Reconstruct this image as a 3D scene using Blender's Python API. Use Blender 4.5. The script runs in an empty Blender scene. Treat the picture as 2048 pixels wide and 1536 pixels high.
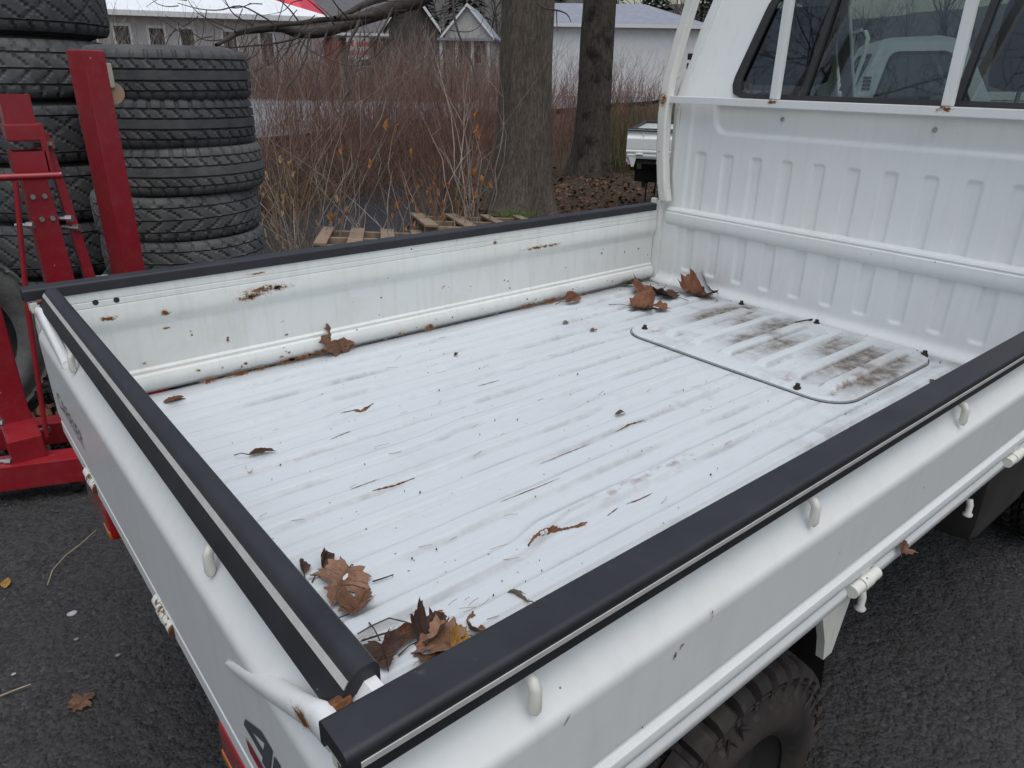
import bpy, bmesh, math, random
import numpy as np
from mathutils import Vector, Matrix, noise as mnoise
random.seed(7)
RNG = np.random.default_rng(11)
sc = bpy.context.scene
col = sc.collection
rad = math.radians

# ------------------------------------------------------------------ camera
cam_d = bpy.data.cameras.new('camera')
cam_d.sensor_width = 36.0
cam_d.lens = 36.0 * 1436.0 / 2048.0
cam_d.clip_start = 0.02
cam_d.clip_end = 900
cam = bpy.data.objects.new('camera', cam_d)
col.objects.link(cam)
_R = np.array([[0.7718, -0.6356, 0.0171], [-0.2383, -0.314, -0.919], [0.5895, 0.7052, -0.3938]])
_u, _s, _v = np.linalg.svd(_R)
_R = _u @ _v                                   # rows: right, down, forward
CAM = np.array([-0.1568, -0.3269, 1.3578])
FPX = 1436.0
m = Matrix.Identity(4)
for i in range(3):
    m[i][0] = _R[0, i]; m[i][1] = -_R[1, i]; m[i][2] = -_R[2, i]; m[i][3] = CAM[i]
cam.matrix_world = m
sc.camera = cam

# ------------------------------------------------------------------ sky and sun (overcast)
world = bpy.data.worlds.new('World')
sc.world = world
world.use_nodes = True
nt = world.node_tree
for n in list(nt.nodes):
    nt.nodes.remove(n)
wo = nt.nodes.new('ShaderNodeOutputWorld')
bg = nt.nodes.new('ShaderNodeBackground')
sky = nt.nodes.new('ShaderNodeTexSky')
sky.sky_type = 'NISHITA'
sky.sun_disc = False
sky.sun_elevation = rad(74)
sky.sun_rotation = rad(200)
sky.air_density = 1.6
sky.dust_density = 3.0
sky.ozone_density = 1.0
hs = nt.nodes.new('ShaderNodeHueSaturation')
hs.inputs['Saturation'].default_value = 0.72
nt.links.new(sky.outputs[0], hs.inputs['Color'])
nt.links.new(hs.outputs[0], bg.inputs['Color'])
bg.inputs['Strength'].default_value = 0.088
nt.links.new(bg.outputs[0], wo.inputs['Surface'])
sun_d = bpy.data.lights.new('sun', 'SUN')
sun_d.energy = 1.25
sun_d.angle = rad(75)
sun_d.color = (0.975, 0.985, 1.0)
sun = bpy.data.objects.new('sun', sun_d)
col.objects.link(sun)
sun.rotation_euler = (rad(16), 0, rad(-20))

vs = sc.view_settings
vs.view_transform = 'Standard'
vs.look = 'None'
vs.gamma = 1.0
vs.use_curve_mapping = False
vs.exposure = 0.42
sc.cycles.max_bounces = 7
sc.cycles.diffuse_bounces = 3
sc.cycles.glossy_bounces = 3
sc.cycles.transparent_max_bounces = 16

# ------------------------------------------------------------------ helpers
def ray(px, py):
    return _R.T @ np.array([(px - 1024) / FPX, (py - 768) / FPX, 1.0])
def at(px, py, D):                             # a place seen at photo pixel (px,py), D metres deep
    return CAM + ray(px, py) * D
def onx(px, py, X):
    d = ray(px, py); return CAM + d * (X - CAM[0]) / d[0]
def ony(px, py, Y):
    d = ray(px, py); return CAM + d * (Y - CAM[1]) / d[1]
def onz(px, py, Z):
    d = ray(px, py); return CAM + d * (Z - CAM[2]) / d[2]

def tag(o, label=None, cat=None, group=None, kind=None):
    if label: o['label'] = label
    if cat: o['category'] = cat
    if group: o['group'] = group
    if kind: o['kind'] = kind
    return o
def empty(name, loc=(0, 0, 0), rz=0, parent=None):
    o = bpy.data.objects.new(name, None)
    o.empty_display_size = 0.2
    col.objects.link(o)
    o.location = loc; o.rotation_euler = (0, 0, rz)
    if parent: o.parent = parent
    return o
def mesh_obj(name, v, f, mat, parent=None, smooth=35, attrs=None):
    me = bpy.data.meshes.new(name)
    me.from_pydata([tuple(map(float, p)) for p in v], [], [tuple(int(i) for i in q) for q in f])
    me.validate()
    if smooth is not None:
        me.polygons.foreach_set('use_smooth', [True] * len(me.polygons))
        if smooth < 179:
            me.set_sharp_from_angle(angle=rad(smooth))
    if attrs:
        for k, a in attrs.items():
            at_ = me.attributes.new(k, 'FLOAT', 'POINT')
            at_.data.foreach_set('value', np.asarray(a, dtype=np.float32))
    if mat: me.materials.append(mat)
    me.update()
    o = bpy.data.objects.new(name, me)
    col.objects.link(o)
    if parent: o.parent = parent
    return o

class MB:
    def __init__(s): s.v = []; s.f = []
    def add(s, v, f):
        b = len(s.v); s.v += [tuple(p) for p in v]; s.f += [tuple(i + b for i in q) for q in f]; return s
    def box(s, lo, hi, M=None, bev=0.0):
        x0, y0, z0 = lo; x1, y1, z1 = hi
        if bev <= 0:
            v = [(x0,y0,z0),(x1,y0,z0),(x1,y1,z0),(x0,y1,z0),(x0,y0,z1),(x1,y0,z1),(x1,y1,z1),(x0,y1,z1)]
            f = [(0,3,2,1),(4,5,6,7),(0,1,5,4),(1,2,6,5),(2,3,7,6),(3,0,4,7)]
        else:
            bm = bmesh.new(); bmesh.ops.create_cube(bm, size=1)
            for q in bm.verts:
                q.co = Vector(((x0+x1)/2 + q.co.x*(x1-x0), (y0+y1)/2 + q.co.y*(y1-y0), (z0+z1)/2 + q.co.z*(z1-z0)))
            bmesh.ops.bevel(bm, geom=bm.edges[:], offset=bev, segments=2, affect='EDGES', profile=0.6)
            bm.verts.index_update()
            v = [q.co.copy() for q in bm.verts]; f = [[q.index for q in p.verts] for p in bm.faces]; bm.free()
        if M is not None: v = [M @ Vector(p) for p in v]
        return s.add(v, f)
    def tube(s, pts, r, n=8, caps=True):
        pts = [Vector(p) for p in pts]
        rr = r if hasattr(r, '__len__') else [r] * len(pts)
        ref = Vector((0, 0, 1)); rings = []
        t0 = (pts[1] - pts[0]).normalized()
        if abs(t0.dot(ref)) > 0.9: ref = Vector((1, 0, 0))
        v = []; f = []
        nx = t0.cross(ref).normalized()
        for i, p in enumerate(pts):
            a = pts[max(i - 1, 0)]; b = pts[min(i + 1, len(pts) - 1)]
            t = (b - a).normalized()
            nx = (nx - t * nx.dot(t))
            if nx.length < 1e-6: nx = t.orthogonal()
            nx.normalize(); ny = t.cross(nx)
            for k in range(n):
                an = 2 * math.pi * k / n
                v.append(p + (nx * math.cos(an) + ny * math.sin(an)) * rr[i])
        for i in range(len(pts) - 1):
            for k in range(n):
                f.append((i*n+k, i*n+(k+1) % n, (i+1)*n+(k+1) % n, (i+1)*n+k))
        if caps:
            f.append(tuple(range(n-1, -1, -1))); e = (len(pts)-1)*n
            f.append(tuple(e+k for k in range(n)))
        return s.add(v, f)
    def sweep(s, prof, p0, p1, ax, az, caps=True):
        """closed profile (a,b) carried from p0 to p1; a along ax, b along az"""
        p0 = Vector(p0); p1 = Vector(p1); ax = Vector(ax); az = Vector(az); n = len(prof)
        v = [p0 + ax*a + az*b for a, b in prof] + [p1 + ax*a + az*b for a, b in prof]
        f = [(k, (k+1) % n, n+(k+1) % n, n+k) for k in range(n)]
        if caps: f += [tuple(range(n-1, -1, -1)), tuple(range(n, 2*n))]
        return s.add(v, f)
    def build(s, name, mat, parent=None, smooth=35):
        o = mesh_obj(name, s.v, s.f, mat, parent, None)
        bm = bmesh.new(); bm.from_mesh(o.data)
        bmesh.ops.recalc_face_normals(bm, faces=bm.faces); bm.to_mesh(o.data); bm.free()
        if smooth is not None:
            o.data.polygons.foreach_set('use_smooth', [True] * len(o.data.polygons))
            o.data.set_sharp_from_angle(angle=rad(smooth))
            if len(o.data.polygons) < 4000:
                wn = o.modifiers.new('weighted_normals', 'WEIGHTED_NORMAL'); wn.keep_sharp = True; wn.weight = 100
        return o
def one(name, mat, parent, fn, smooth=35):
    b = MB(); fn(b); return b.build(name, mat, parent, smooth)
def copy_tree(o, parent=None):
    c = o.copy(); col.objects.link(c); c.parent = parent
    for ch in o.children: copy_tree(ch, c)
    return c

def vnoise(x, y, seed=0):
    """smooth value noise on numpy arrays"""
    xi = np.floor(x).astype(np.int64); yi = np.floor(y).astype(np.int64)
    fx = x - xi; fy = y - yi
    fx = fx*fx*(3-2*fx); fy = fy*fy*(3-2*fy)
    def h(a, b):
        n = (a * 374761393 + b * 668265263 + seed * 974711) & 0x7fffffff
        n = ((n ^ (n >> 13)) * 1274126177) & 0x7fffffff
        return ((n ^ (n >> 16)) & 0xffff) / 65535.0
    return (h(xi, yi)*(1-fx) + h(xi+1, yi)*fx)*(1-fy) + (h(xi, yi+1)*(1-fx) + h(xi+1, yi+1)*fx)*fy
def fbm(x, y, seed=0, oct=4):
    s = 0; a = 0.5; t = 0
    for k in range(oct):
        s = s + a * vnoise(x * 2**k, y * 2**k, seed + k * 17); t += a; a *= 0.5
    return s / t
def sstep(a, b, x):
    t = np.clip((x - a) / (b - a), 0, 1); return t * t * (3 - 2 * t)

# ------------------------------------------------------------------ materials
class NT:
    def __init__(s, name):
        s.m = bpy.data.materials.new(name); s.m.use_nodes = True
        s.t = s.m.node_tree
        s.p = s.t.nodes['Principled BSDF']; s.out = s.t.nodes['Material Output']
        s._tc = None
    def n(s, typ, **kw):
        nd = s.t.nodes.new(typ)
        for k, v in kw.items(): setattr(nd, k, v)
        return nd
    def l(s, a, b): s.t.links.new(a, b)
    def tc(s, out='Object'):
        if s._tc is None: s._tc = s.n('ShaderNodeTexCoord')
        return s._tc.outputs[out]
    def mapping(s, scale=(1, 1, 1), loc=(0, 0, 0), rot=(0, 0, 0), src=None):
        mp = s.n('ShaderNodeMapping')
        mp.inputs['Scale'].default_value = scale; mp.inputs['Location'].default_value = loc; mp.inputs['Rotation'].default_value = rot
        s.l(src or s.tc(), mp.inputs['Vector']); return mp.outputs[0]
    def noise(s, scale, detail=4, rough=0.55, vec=None, dist=0):
        nd = s.n('ShaderNodeTexNoise')
        nd.inputs['Scale'].default_value = scale; nd.inputs['Detail'].default_value = detail
        nd.inputs['Roughness'].default_value = rough; nd.inputs['Distortion'].default_value = dist
        s.l(vec or s.tc(), nd.inputs['Vector']); return nd.outputs['Fac']
    def voro(s, scale, vec=None, feature='F1', out='Distance', rnd=1.0):
        nd = s.n('ShaderNodeTexVoronoi'); nd.feature = feature
        nd.inputs['Scale'].default_value = scale; nd.inputs['Randomness'].default_value = rnd
        s.l(vec or s.tc(), nd.inputs['Vector']); return nd.outputs[out]
    def ramp(s, fac, stops, interp='LINEAR'):
        nd = s.n('ShaderNodeValToRGB'); cr = nd.color_ramp; cr.interpolation = interp
        while len(cr.elements) < len(stops): cr.elements.new(0.5)
        for e, (p, c) in zip(cr.elements, stops):
            e.position = p; e.color = (c, c, c, 1) if not hasattr(c, '__len__') else (*c, 1)
        s.l(fac, nd.inputs['Fac']); return nd.outputs['Color']
    def mix(s, fac, a, b, mode='MIX'):
        nd = s.n('ShaderNodeMix', data_type='RGBA', blend_type=mode)
        for sock, val in ((nd.inputs[0], fac), (nd.inputs[6], a), (nd.inputs[7], b)):
            if isinstance(val, (int, float)): sock.default_value = val
            elif isinstance(val, tuple): sock.default_value = (*val, 1)
            else: s.l(val, sock)
        return nd.outputs[2]
    def math(s, op, a, b=None, clamp=False):
        nd = s.n('ShaderNodeMath', operation=op); nd.use_clamp = clamp
        for sock, val in ((nd.inputs[0], a), (nd.inputs[1], b)):
            if val is None: continue
            if isinstance(val, (int, float)): sock.default_value = val
            else: s.l(val, sock)
        return nd.outputs[0]
    def attr(s, name):
        nd = s.n('ShaderNodeAttribute'); nd.attribute_name = name; return nd.outputs['Fac']
    def bump(s, h, strength=0.3, dist=0.01):
        nd = s.n('ShaderNodeBump'); nd.inputs['Strength'].default_value = strength; nd.inputs['Distance'].default_value = dist
        s.l(h, nd.inputs['Height']); s.l(nd.outputs[0], s.p.inputs['Normal'])
    def set(s, color=None, rough=None, metal=None, spec=None, coat=None):
        for k, v in (('Base Color', color), ('Roughness', rough), ('Metallic', metal), ('Specular IOR Level', spec), ('Coat Weight', coat)):
            if v is None: continue
            if isinstance(v, (int, float)): s.p.inputs[k].default_value = v
            elif isinstance(v, tuple): s.p.inputs[k].default_value = (*v, 1)
            else: s.l(v, s.p.inputs[k])
        return s.m

def specks(t, scale, size, vec=None):
    """tiny irregular dots: 1 inside a dot"""
    d = t.voro(scale, vec)
    r = t.voro(scale, vec, out='Color')
    sep = t.n('ShaderNodeSeparateColor'); t.l(r, sep.inputs[0])
    thr = t.math('MULTIPLY', t.math('POWER', sep.outputs[0], 6.0), size)
    return t.math('LESS_THAN', d, thr)

def paint(name, base=(0.76, 0.77, 0.76), gloss=0.32, dirt=0.25, speck=0.5, warm=(0.55, 0.50, 0.40), chip=(0.05, 0.04, 0.035)):
    t = NT(name)
    n1 = t.noise(3.0, 3, 0.6); n2 = t.noise(22.0, 4, 0.65)
    grime = t.math('MULTIPLY', t.ramp(n1, [(0.42, 0.0), (0.75, 1.0)]), t.ramp(n2, [(0.35, 0.0), (0.75, 1.0)]))
    c = t.mix(t.math('MULTIPLY', grime, dirt), base, warm)
    streak = t.noise(9.0, 3, 0.6, vec=t.mapping(scale=(6, 6, 0.5)))
    c = t.mix(t.math('MULTIPLY', t.ramp(streak, [(0.5, 0.0), (0.8, 1.0)]), dirt * 0.5), c, (0.42, 0.41, 0.38))
    sp = specks(t, 38.0, 0.16 * speck)
    sp2 = specks(t, 12.0, 0.06 * speck)
    c = t.mix(t.math('MULTIPLY', t.math('MAXIMUM', sp, sp2), 0.85), c, chip)
    r = t.math('ADD', gloss, t.math('MULTIPLY', n2, 0.18))
    t.set(c, r, spec=0.5, coat=0.25)
    t.p.inputs['Coat Roughness'].default_value = 0.12
    return t.m
WHITE = paint('white_paint')
WHITE_IN = paint('white_paint_worn', (0.74, 0.75, 0.72), 0.38, 0.5, 0.9)
WHITE_OLD = paint('cream_white_paint', (0.72, 0.71, 0.65), 0.38, 0.6, 0.8)

def floor_mat():
    t = NT('worn_white_bed_paint')
    d = t.attr('dirt'); ru = t.attr('rust')
    n = t.noise(60, 6, 0.7)
    ln = t.noise(14, 6, 0.72, vec=t.mapping(scale=(0.7, 9, 1)))
    film = t.math('MULTIPLY', t.ramp(ln, [(0.44, 0.0), (0.72, 1.0)]), 0.30)
    c = t.mix(film, (0.565, 0.600, 0.622), (0.46, 0.455, 0.43))
    gr2 = t.noise(420, 2, 0.5)
    c = t.mix(t.math('MULTIPLY', t.ramp(gr2, [(0.55, 0.0), (0.72, 1.0)]), 0.13), c, (0.38, 0.37, 0.36))
    dd = t.math('MULTIPLY', d, t.ramp(t.noise(34, 6, 0.7), [(0.30, 0.45), (0.60, 1.0)]), clamp=True)
    c = t.mix(dd, c, t.mix(t.noise(26, 5, 0.65), (0.045, 0.036, 0.031), (0.17, 0.135, 0.105)))
    rr = t.math('MULTIPLY', ru, t.ramp(n, [(0.30, 0.3), (0.55, 1.0)]), clamp=True)
    c = t.mix(rr, c, t.mix(t.noise(150, 3), (0.06, 0.022, 0.010), (0.27, 0.10, 0.032)))
    sp = specks(t, 70, 0.15)
    c = t.mix(t.math('MULTIPLY', sp, 0.7), c, (0.07, 0.055, 0.045))
    t.set(c, t.math('ADD', 0.42, t.math('MULTIPLY', t.math('ADD', dd, rr, True), 0.4)), spec=0.4)
    return t.m
FLOOR = floor_mat()

def rust_mat():
    t = NT('rust_stain')
    u = t.tc('UV') if False else t.tc('Generated')
    # soft round falloff on the patch's own extent, broken by noise
    mp = t.mapping(scale=(2, 2, 2), loc=(-1, -1, -1), src=u)
    e = t.attr('edge')
    n = t.noise(75, 5, 0.72, vec=t.mapping(scale=(1, 1, 1.5))); n2 = t.noise(180, 4, 0.65)
    a = t.math('ADD', t.math('SUBTRACT', e, 0.46), t.math('MULTIPLY', t.math('SUBTRACT', n, 0.5), 2.6))
    core = t.ramp(a, [(0.06, 0.0), (0.26, 1.0)])
    halo = t.ramp(t.math('ADD', a, 0.30), [(0.06, 0.0), (0.55, 0.55)])
    c = t.mix(core, (0.52, 0.29, 0.12), t.mix(n2, (0.05, 0.022, 0.010), (0.27, 0.105, 0.03)))
    t.set(c, 0.85, spec=0.2)
    tr = t.n('ShaderNodeBsdfTransparent'); mx = t.n('ShaderNodeMixShader')
    t.l(t.math('MAXIMUM', core, t.math('MULTIPLY', halo, 0.8)), mx.inputs[0])
    t.l(tr.outputs[0], mx.inputs[1]); t.l(t.p.outputs[0], mx.inputs[2]); t.l(mx.outputs[0], t.out.inputs['Surface'])
    return t.m
RUST = rust_mat()
def solid_rust():
    t = NT('rusty_steel'); n = t.noise(70, 5, 0.7)
    t.set(t.ramp(n, [(0.3, (0.03, 0.014, 0.008)), (0.55, (0.16, 0.06, 0.022)), (0.75, (0.34, 0.15, 0.05))]), 0.85)
    t.bump(n, 0.4, 0.003); return t.m
RUSTY = solid_rust()
def rusty_white():
    t = NT('rust_bitten_white_paint'); n = t.noise(45, 5, 0.7)
    c = t.mix(t.ramp(n, [(0.55, 0.0), (0.6, 1.0)]), (0.70, 0.69, 0.62), t.ramp(t.noise(120), [(0.3, (0.035, 0.02, 0.012)), (0.7, (0.26, 0.12, 0.04))]))
    t.set(c, 0.5); t.bump(n, 0.2, 0.002); return t.m
RWHITE = rusty_white()

def simple(name, c, rough=0.6, c2=None, scale=20, metal=0.0, bump=0.0, bscale=80, spec=0.5, bdist=0.004, detail=5, coat=0):
    t = NT(name)
    if c2 is not None:
        cc = t.ramp(t.noise(scale, detail, 0.65), [(0.3, c), (0.7, c2)])
    else: cc = c
    t.set(cc, rough, metal, spec, coat)
    if bump: t.bump(t.noise(bscale, 5, 0.65), bump, bdist)
    return t.m
def rubber_trim():
    t = NT('charcoal_vinyl_trim')
    n = t.noise(14, 5, 0.6, vec=t.mapping(scale=(1, 1, 1))); sc1 = t.noise(30, 6, 0.75, vec=t.mapping(scale=(1.5, 1.5, 8)))
    c = t.ramp(n, [(0.3, (0.014, 0.0145, 0.018)), (0.7, (0.025, 0.0255, 0.031))])
    c = t.mix(t.math('MULTIPLY', t.ramp(sc1, [(0.62, 0.0), (0.75, 1.0)]), 0.35), c, (0.13, 0.12, 0.115))
    c = t.mix(t.math('MULTIPLY', specks(t, 40, 0.08), 0.5), c, (0.3, 0.29, 0.28))
    t.set(c, t.math('ADD', 0.44, t.math('MULTIPLY', n, 0.2)), spec=0.45); t.bump(t.noise(300, 3), 0.06, 0.001); return t.m
TRIM = rubber_trim()
BOLTDARK = simple('dark_rusted_bolt', (0.012, 0.009, 0.007), 0.8, (0.055, 0.03, 0.018), 90)
STRIPE = simple('grey_trim_stripe', (0.42, 0.41, 0.39), 0.5, (0.52, 0.51, 0.48), 40)
BLACK = simple('black_rubber', (0.012, 0.012, 0.014), 0.6, (0.025, 0.025, 0.027), 30)
DARK = simple('dark_plastic', (0.015, 0.015, 0.017), 0.55)
UNDER = simple('underbody_black', (0.012, 0.011, 0.011), 0.8, (0.03, 0.026, 0.022), 9)
SEAT = simple('charcoal_seat_cloth', (0.022, 0.022, 0.025), 0.9, (0.04, 0.04, 0.045), 120, bump=0.3, bscale=300)
STEEL = simple('galvanised_bolt', (0.55, 0.55, 0.55), 0.35, (0.35, 0.35, 0.35), 60, metal=0.9)
RED = None
def red_mat():
    t = NT('red_crane_paint')
    n = t.noise(7, 5, 0.6); dst = t.noise(35, 6, 0.7)
    c = t.mix(t.ramp(n, [(0.4, 0.0), (0.75, 0.35)]), (0.27, 0.006, 0.016), (0.22, 0.045, 0.045))
    c = t.mix(t.math('MULTIPLY', t.ramp(dst, [(0.5, 0.0), (0.8, 1.0)]), 0.22), c, (0.26, 0.14, 0.11))
    c = t.mix(t.math('MULTIPLY', specks(t, 30, 0.1), 0.8), c, (0.45, 0.35, 0.32))
    t.set(c, 0.38, spec=0.5, coat=0.3); t.bump(t.noise(120, 3), 0.03, 0.002); return t.m
RED = red_mat()
LENS = simple('red_lamp_lens', (0.42, 0.006, 0.006), 0.12, coat=1.0)
AMBER = simple('amber_lamp_lens', (0.55, 0.16, 0.01), 0.15, coat=1.0)
GREYTXT = simple('grey_decal', (0.07, 0.075, 0.085), 0.4)
REDTXT = simple('red_decal', (0.30, 0.01, 0.025), 0.4)
def glass_mat(name, tint, fac=0.0):
    t = NT(name)
    gl = t.n('ShaderNodeBsdfGlossy'); gl.inputs['Roughness'].default_value = 0.02
    tr = t.n('ShaderNodeBsdfTransparent'); tr.inputs[0].default_value = (*tint, 1)
    fr = t.n('ShaderNodeFresnel'); fr.inputs['IOR'].default_value = 1.52
    mx = t.n('ShaderNodeMixShader')
    t.l(t.math('ADD', t.math('MULTIPLY', fr.outputs[0], 1.5), fac, True), mx.inputs[0])
    t.l(tr.outputs[0], mx.inputs[1]); t.l(gl.outputs[0], mx.inputs[2]); t.l(mx.outputs[0], t.out.inputs['Surface'])
    return t.m
GLASS = glass_mat('tinted_glass', (0.50, 0.57, 0.56), 0.05)

def tyre_mat(name, base, dust, amount):
    t = NT(name)
    n = t.noise(9, 5, 0.65); n2 = t.noise(70, 5, 0.7)
    g = t.attr('groove')
    c = t.mix(t.math('MULTIPLY', t.ramp(n, [(0.3, 0.0), (0.75, 1.0)]), amount), base, dust)
    c = t.mix(t.math('MULTIPLY', t.ramp(n2, [(0.55, 0.0), (0.8, 1.0)]), amount), c, dust)
    t.set(c, 0.72, spec=0.35); t.bump(n2, 0.2, 0.003); return t.m
TYRE = tyre_mat('tyre_rubber', (0.036, 0.037, 0.042), (0.145, 0.142, 0.135), 0.6)
TYRE_GREY = tyre_mat('dusty_tyre_rubber', (0.055, 0.056, 0.058), (0.20, 0.20, 0.185), 0.65)
TYRE_MUD = tyre_mat('muddy_tyre_rubber', (0.016, 0.015, 0.015), (0.085, 0.064, 0.054), 0.6)

# ------------------------------------------------------------------ ground, water, lots
def stream_near(x):      # near waterline (y) of the stream for a given x
    return np.interp(x, [-60, -6, 1.0, 3.0, 4.4, 5.4, 7.5, 12, 30, 160], [4.9, 4.9, 5.0, 5.5, 6.1, 8.0, 11.0, 13.5, 22, 80])
def stream_far(x):
    return np.interp(x, [-60, -6, 1.0, 3.0, 4.4, 6.0, 8.5, 13, 31, 160], [7.3, 7.3, 8.0, 8.8, 9.6, 10.6, 12.6, 15, 24, 83])
def ground_h(x, y):
    a = stream_near(x); b = stream_far(x)
    inn = sstep(-0.55, 0.25, y - a) * (1 - sstep(-0.25, 0.7, y - b))
    h = -0.75 * inn
    bank = sstep(-1.0, 0.0, y - a) * (1 - inn)
    h = h + (fbm(x * 0.9, y * 0.9, 3) - 0.5) * 0.16 * np.clip(sstep(-1.6, 0.3, y - a) + 0.06, 0, 1) * np.where(y > 60, 0, 1)
    far = sstep(0.0, 1.2, y - b)
    h = h + far * 0.10
    return h
gx = np.unique(np.concatenate([np.linspace(-250, -12, 20), np.linspace(-12, 22, 150), np.linspace(22, 60, 40), np.linspace(60, 420, 24)]))
gy = np.unique(np.concatenate([np.linspace(-250, -8, 14), np.linspace(-8, 3.5, 12), np.linspace(3.5, 20, 120), np.linspace(20, 60, 30), np.linspace(60, 420, 24)]))
GX, GY = np.meshgrid(gx, gy, indexing='ij')
GZ = ground_h(GX, GY)
nx_, ny_ = GX.shape
idx = np.arange(nx_ * ny_).reshape(nx_, ny_)
gf = np.stack([idx[:-1, :-1], idx[1:, :-1], idx[1:, 1:], idx[:-1, 1:]], -1).reshape(-1, 4)
def soil_mat():
    t = NT('leaf_strewn_soil')
    n = t.noise(2.2, 6, 0.65); n2 = t.noise(24, 6, 0.75); v = t.voro(22, out='Color')
    c = t.ramp(n2, [(0.28, (0.022, 0.016, 0.012)), (0.5, (0.060, 0.042, 0.029)), (0.72, (0.15, 0.10, 0.065))])
    c = t.mix(t.ramp(n, [(0.45, 0.0), (0.65, 0.6)]), c, (0.055, 0.05, 0.032))
    t.set(c, 0.95, spec=0.15); t.bump(n2, 0.8, 0.04); return t.m
ground = mesh_obj('ground', np.stack([GX, GY, GZ], -1).reshape(-1, 3), gf, soil_mat(), smooth=180)
tag(ground, kind='structure')

def asphalt_mat(name, dark, light, scale=1.0):
    t = NT(name)
    n0 = t.noise(0.8 * scale, 4, 0.6); n1 = t.noise(22 * scale, 6, 0.75); n3 = t.noise(4.5 * scale, 5, 0.6)
    vd = t.voro(110 * scale); vc = t.voro(110 * scale, out='Color'); sep = t.n('ShaderNodeSeparateColor'); t.l(vc, sep.inputs[0])
    v2 = t.voro(46 * scale)
    c = t.mix(sep.outputs[0], dark, light)
    c = t.mix(t.ramp(n3, [(0.35, 0.0), (0.7, 0.6)]), c, tuple(0.55 * (a + b) for a, b in zip(dark, light)))
    c = t.mix(t.ramp(n0, [(0.4, 0.0), (0.7, 0.5)]), c, tuple(a * 0.8 for a in dark))
    c = t.mix(t.math('MULTIPLY', t.math('GREATER_THAN', sep.outputs[1], 0.992), 0.5), c, (0.13, 0.125, 0.125))
    t.set(c, t.math('ADD', 0.62, t.math('MULTIPLY', n1, 0.35)), spec=0.32)
    h = t.math('ADD', t.math('MULTIPLY', t.math('SUBTRACT', 1.0, vd), 0.35), t.math('ADD', t.math('MULTIPLY', n1, 0.9), t.math('MULTIPLY', t.math('SUBTRACT', 1.0, v2), 0.5)))
    t.bump(h, 0.95, 0.022 / scale); return t.m
# near paved yard: fine sheet with real lumps close to the camera
def yard():
    ex = np.unique(np.concatenate([np.linspace(-60, -2.2, 30), np.linspace(-2.2, 3.4, 420), np.linspace(3.4, 60, 60)]))
    ey = np.unique(np.concatenate([np.linspace(-60, -1.6, 24), np.linspace(-1.6, 3.0, 340), np.linspace(3.0, 5.0, 30)]))
    X, Y = np.meshgrid(ex, ey, indexing='ij')
    w = sstep(2.6, 5.0, Y)
    edge = np.interp(X, [-60, -2, 1, 3.2, 4.2, 6, 9, 60], [4.2, 4.2, 4.35, 4.7, 4.85, 5.0, 5.0, 5.0]) / 5.0
    Y2 = np.where(Y > 3.0, 3.0 + (Y - 3.0) * ((edge * 5.0 - 3.0) / 2.0) + (fbm(X * 1.5, Y * 0 + 3, 5) - 0.5) * 0.5 * w, Y)
    Z = 0.012 + (fbm(X * 26, Y2 * 26, 9, 4) - 0.5) * 0.018 + (fbm(X * 2.1, Y2 * 2.1, 4, 3) - 0.5) * 0.02
    Z = np.where(Y > 4.9, -0.02, Z)
    a, b = X.shape; ii = np.arange(a * b).reshape(a, b)
    F = np.stack([ii[:-1, :-1], ii[1:, :-1], ii[1:, 1:], ii[:-1, 1:]], -1).reshape(-1, 4)
    o = mesh_obj('asphalt_yard', np.stack([X, Y2, Z], -1).reshape(-1, 3), F, asphalt_mat('dark_gravelly_asphalt', (0.027, 0.026, 0.027), (0.082, 0.078, 0.077)), smooth=180)
    tag(o, kind='structure')
yard()
# gravel verge beyond the yard (right, by the second truck)
def sheet(name, pts, z, mat):
    o = mesh_obj(name, [(p[0], p[1], z) for p in pts], [tuple(range(len(pts)))], mat, smooth=None)
    tag(o, kind='structure'); return o
def lot_outline():
    pts = []
    for x in np.linspace(-60, 120, 60): pts.append((x, max(12.6, float(stream_far(x)) + 2.3) + 0.5 * math.sin(x * 1.3) + 0.3 * math.sin(x * 3.1)))
    for x in np.linspace(120, -60, 20): pts.append((x, 31.0 + 0.10 * x + 0.4 * math.sin(x * 2.1) if x < 40 else 90 + x * 0.1))
    return pts
far_lot = sheet('far_car_park', lot_outline(), 0.30, asphalt_mat('pale_grey_asphalt', (0.19, 0.195, 0.215), (0.27, 0.275, 0.30), 0.6))
def water_mat():
    t = NT('stream_water')
    n = t.noise(5, 6, 0.65, vec=t.mapping(scale=(1.0, 2.0, 1), rot=(0, 0, 0.5))); n2 = t.noise(26, 4, 0.6)
    t.set((0.018, 0.020, 0.024), 0.08, spec=0.6)
    t.bump(t.math('ADD', n, t.math('MULTIPLY', n2, 0.35)), 0.7, 0.08); return t.m
wx = np.linspace(-40, 60, 90)
wv = []; wf = []
for x in wx:
    a = float(stream_near(x)) - 1.2; b = float(stream_far(x)) + 1.4
    wv += [(x, a, -0.42), (x, b, -0.42)]
for i in range(len(wx) - 1): wf.append((2*i, 2*i+2, 2*i+3, 2*i+1))
tag(mesh_obj('stream_water', wv, wf, water_mat(), smooth=180), kind='structure')

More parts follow.
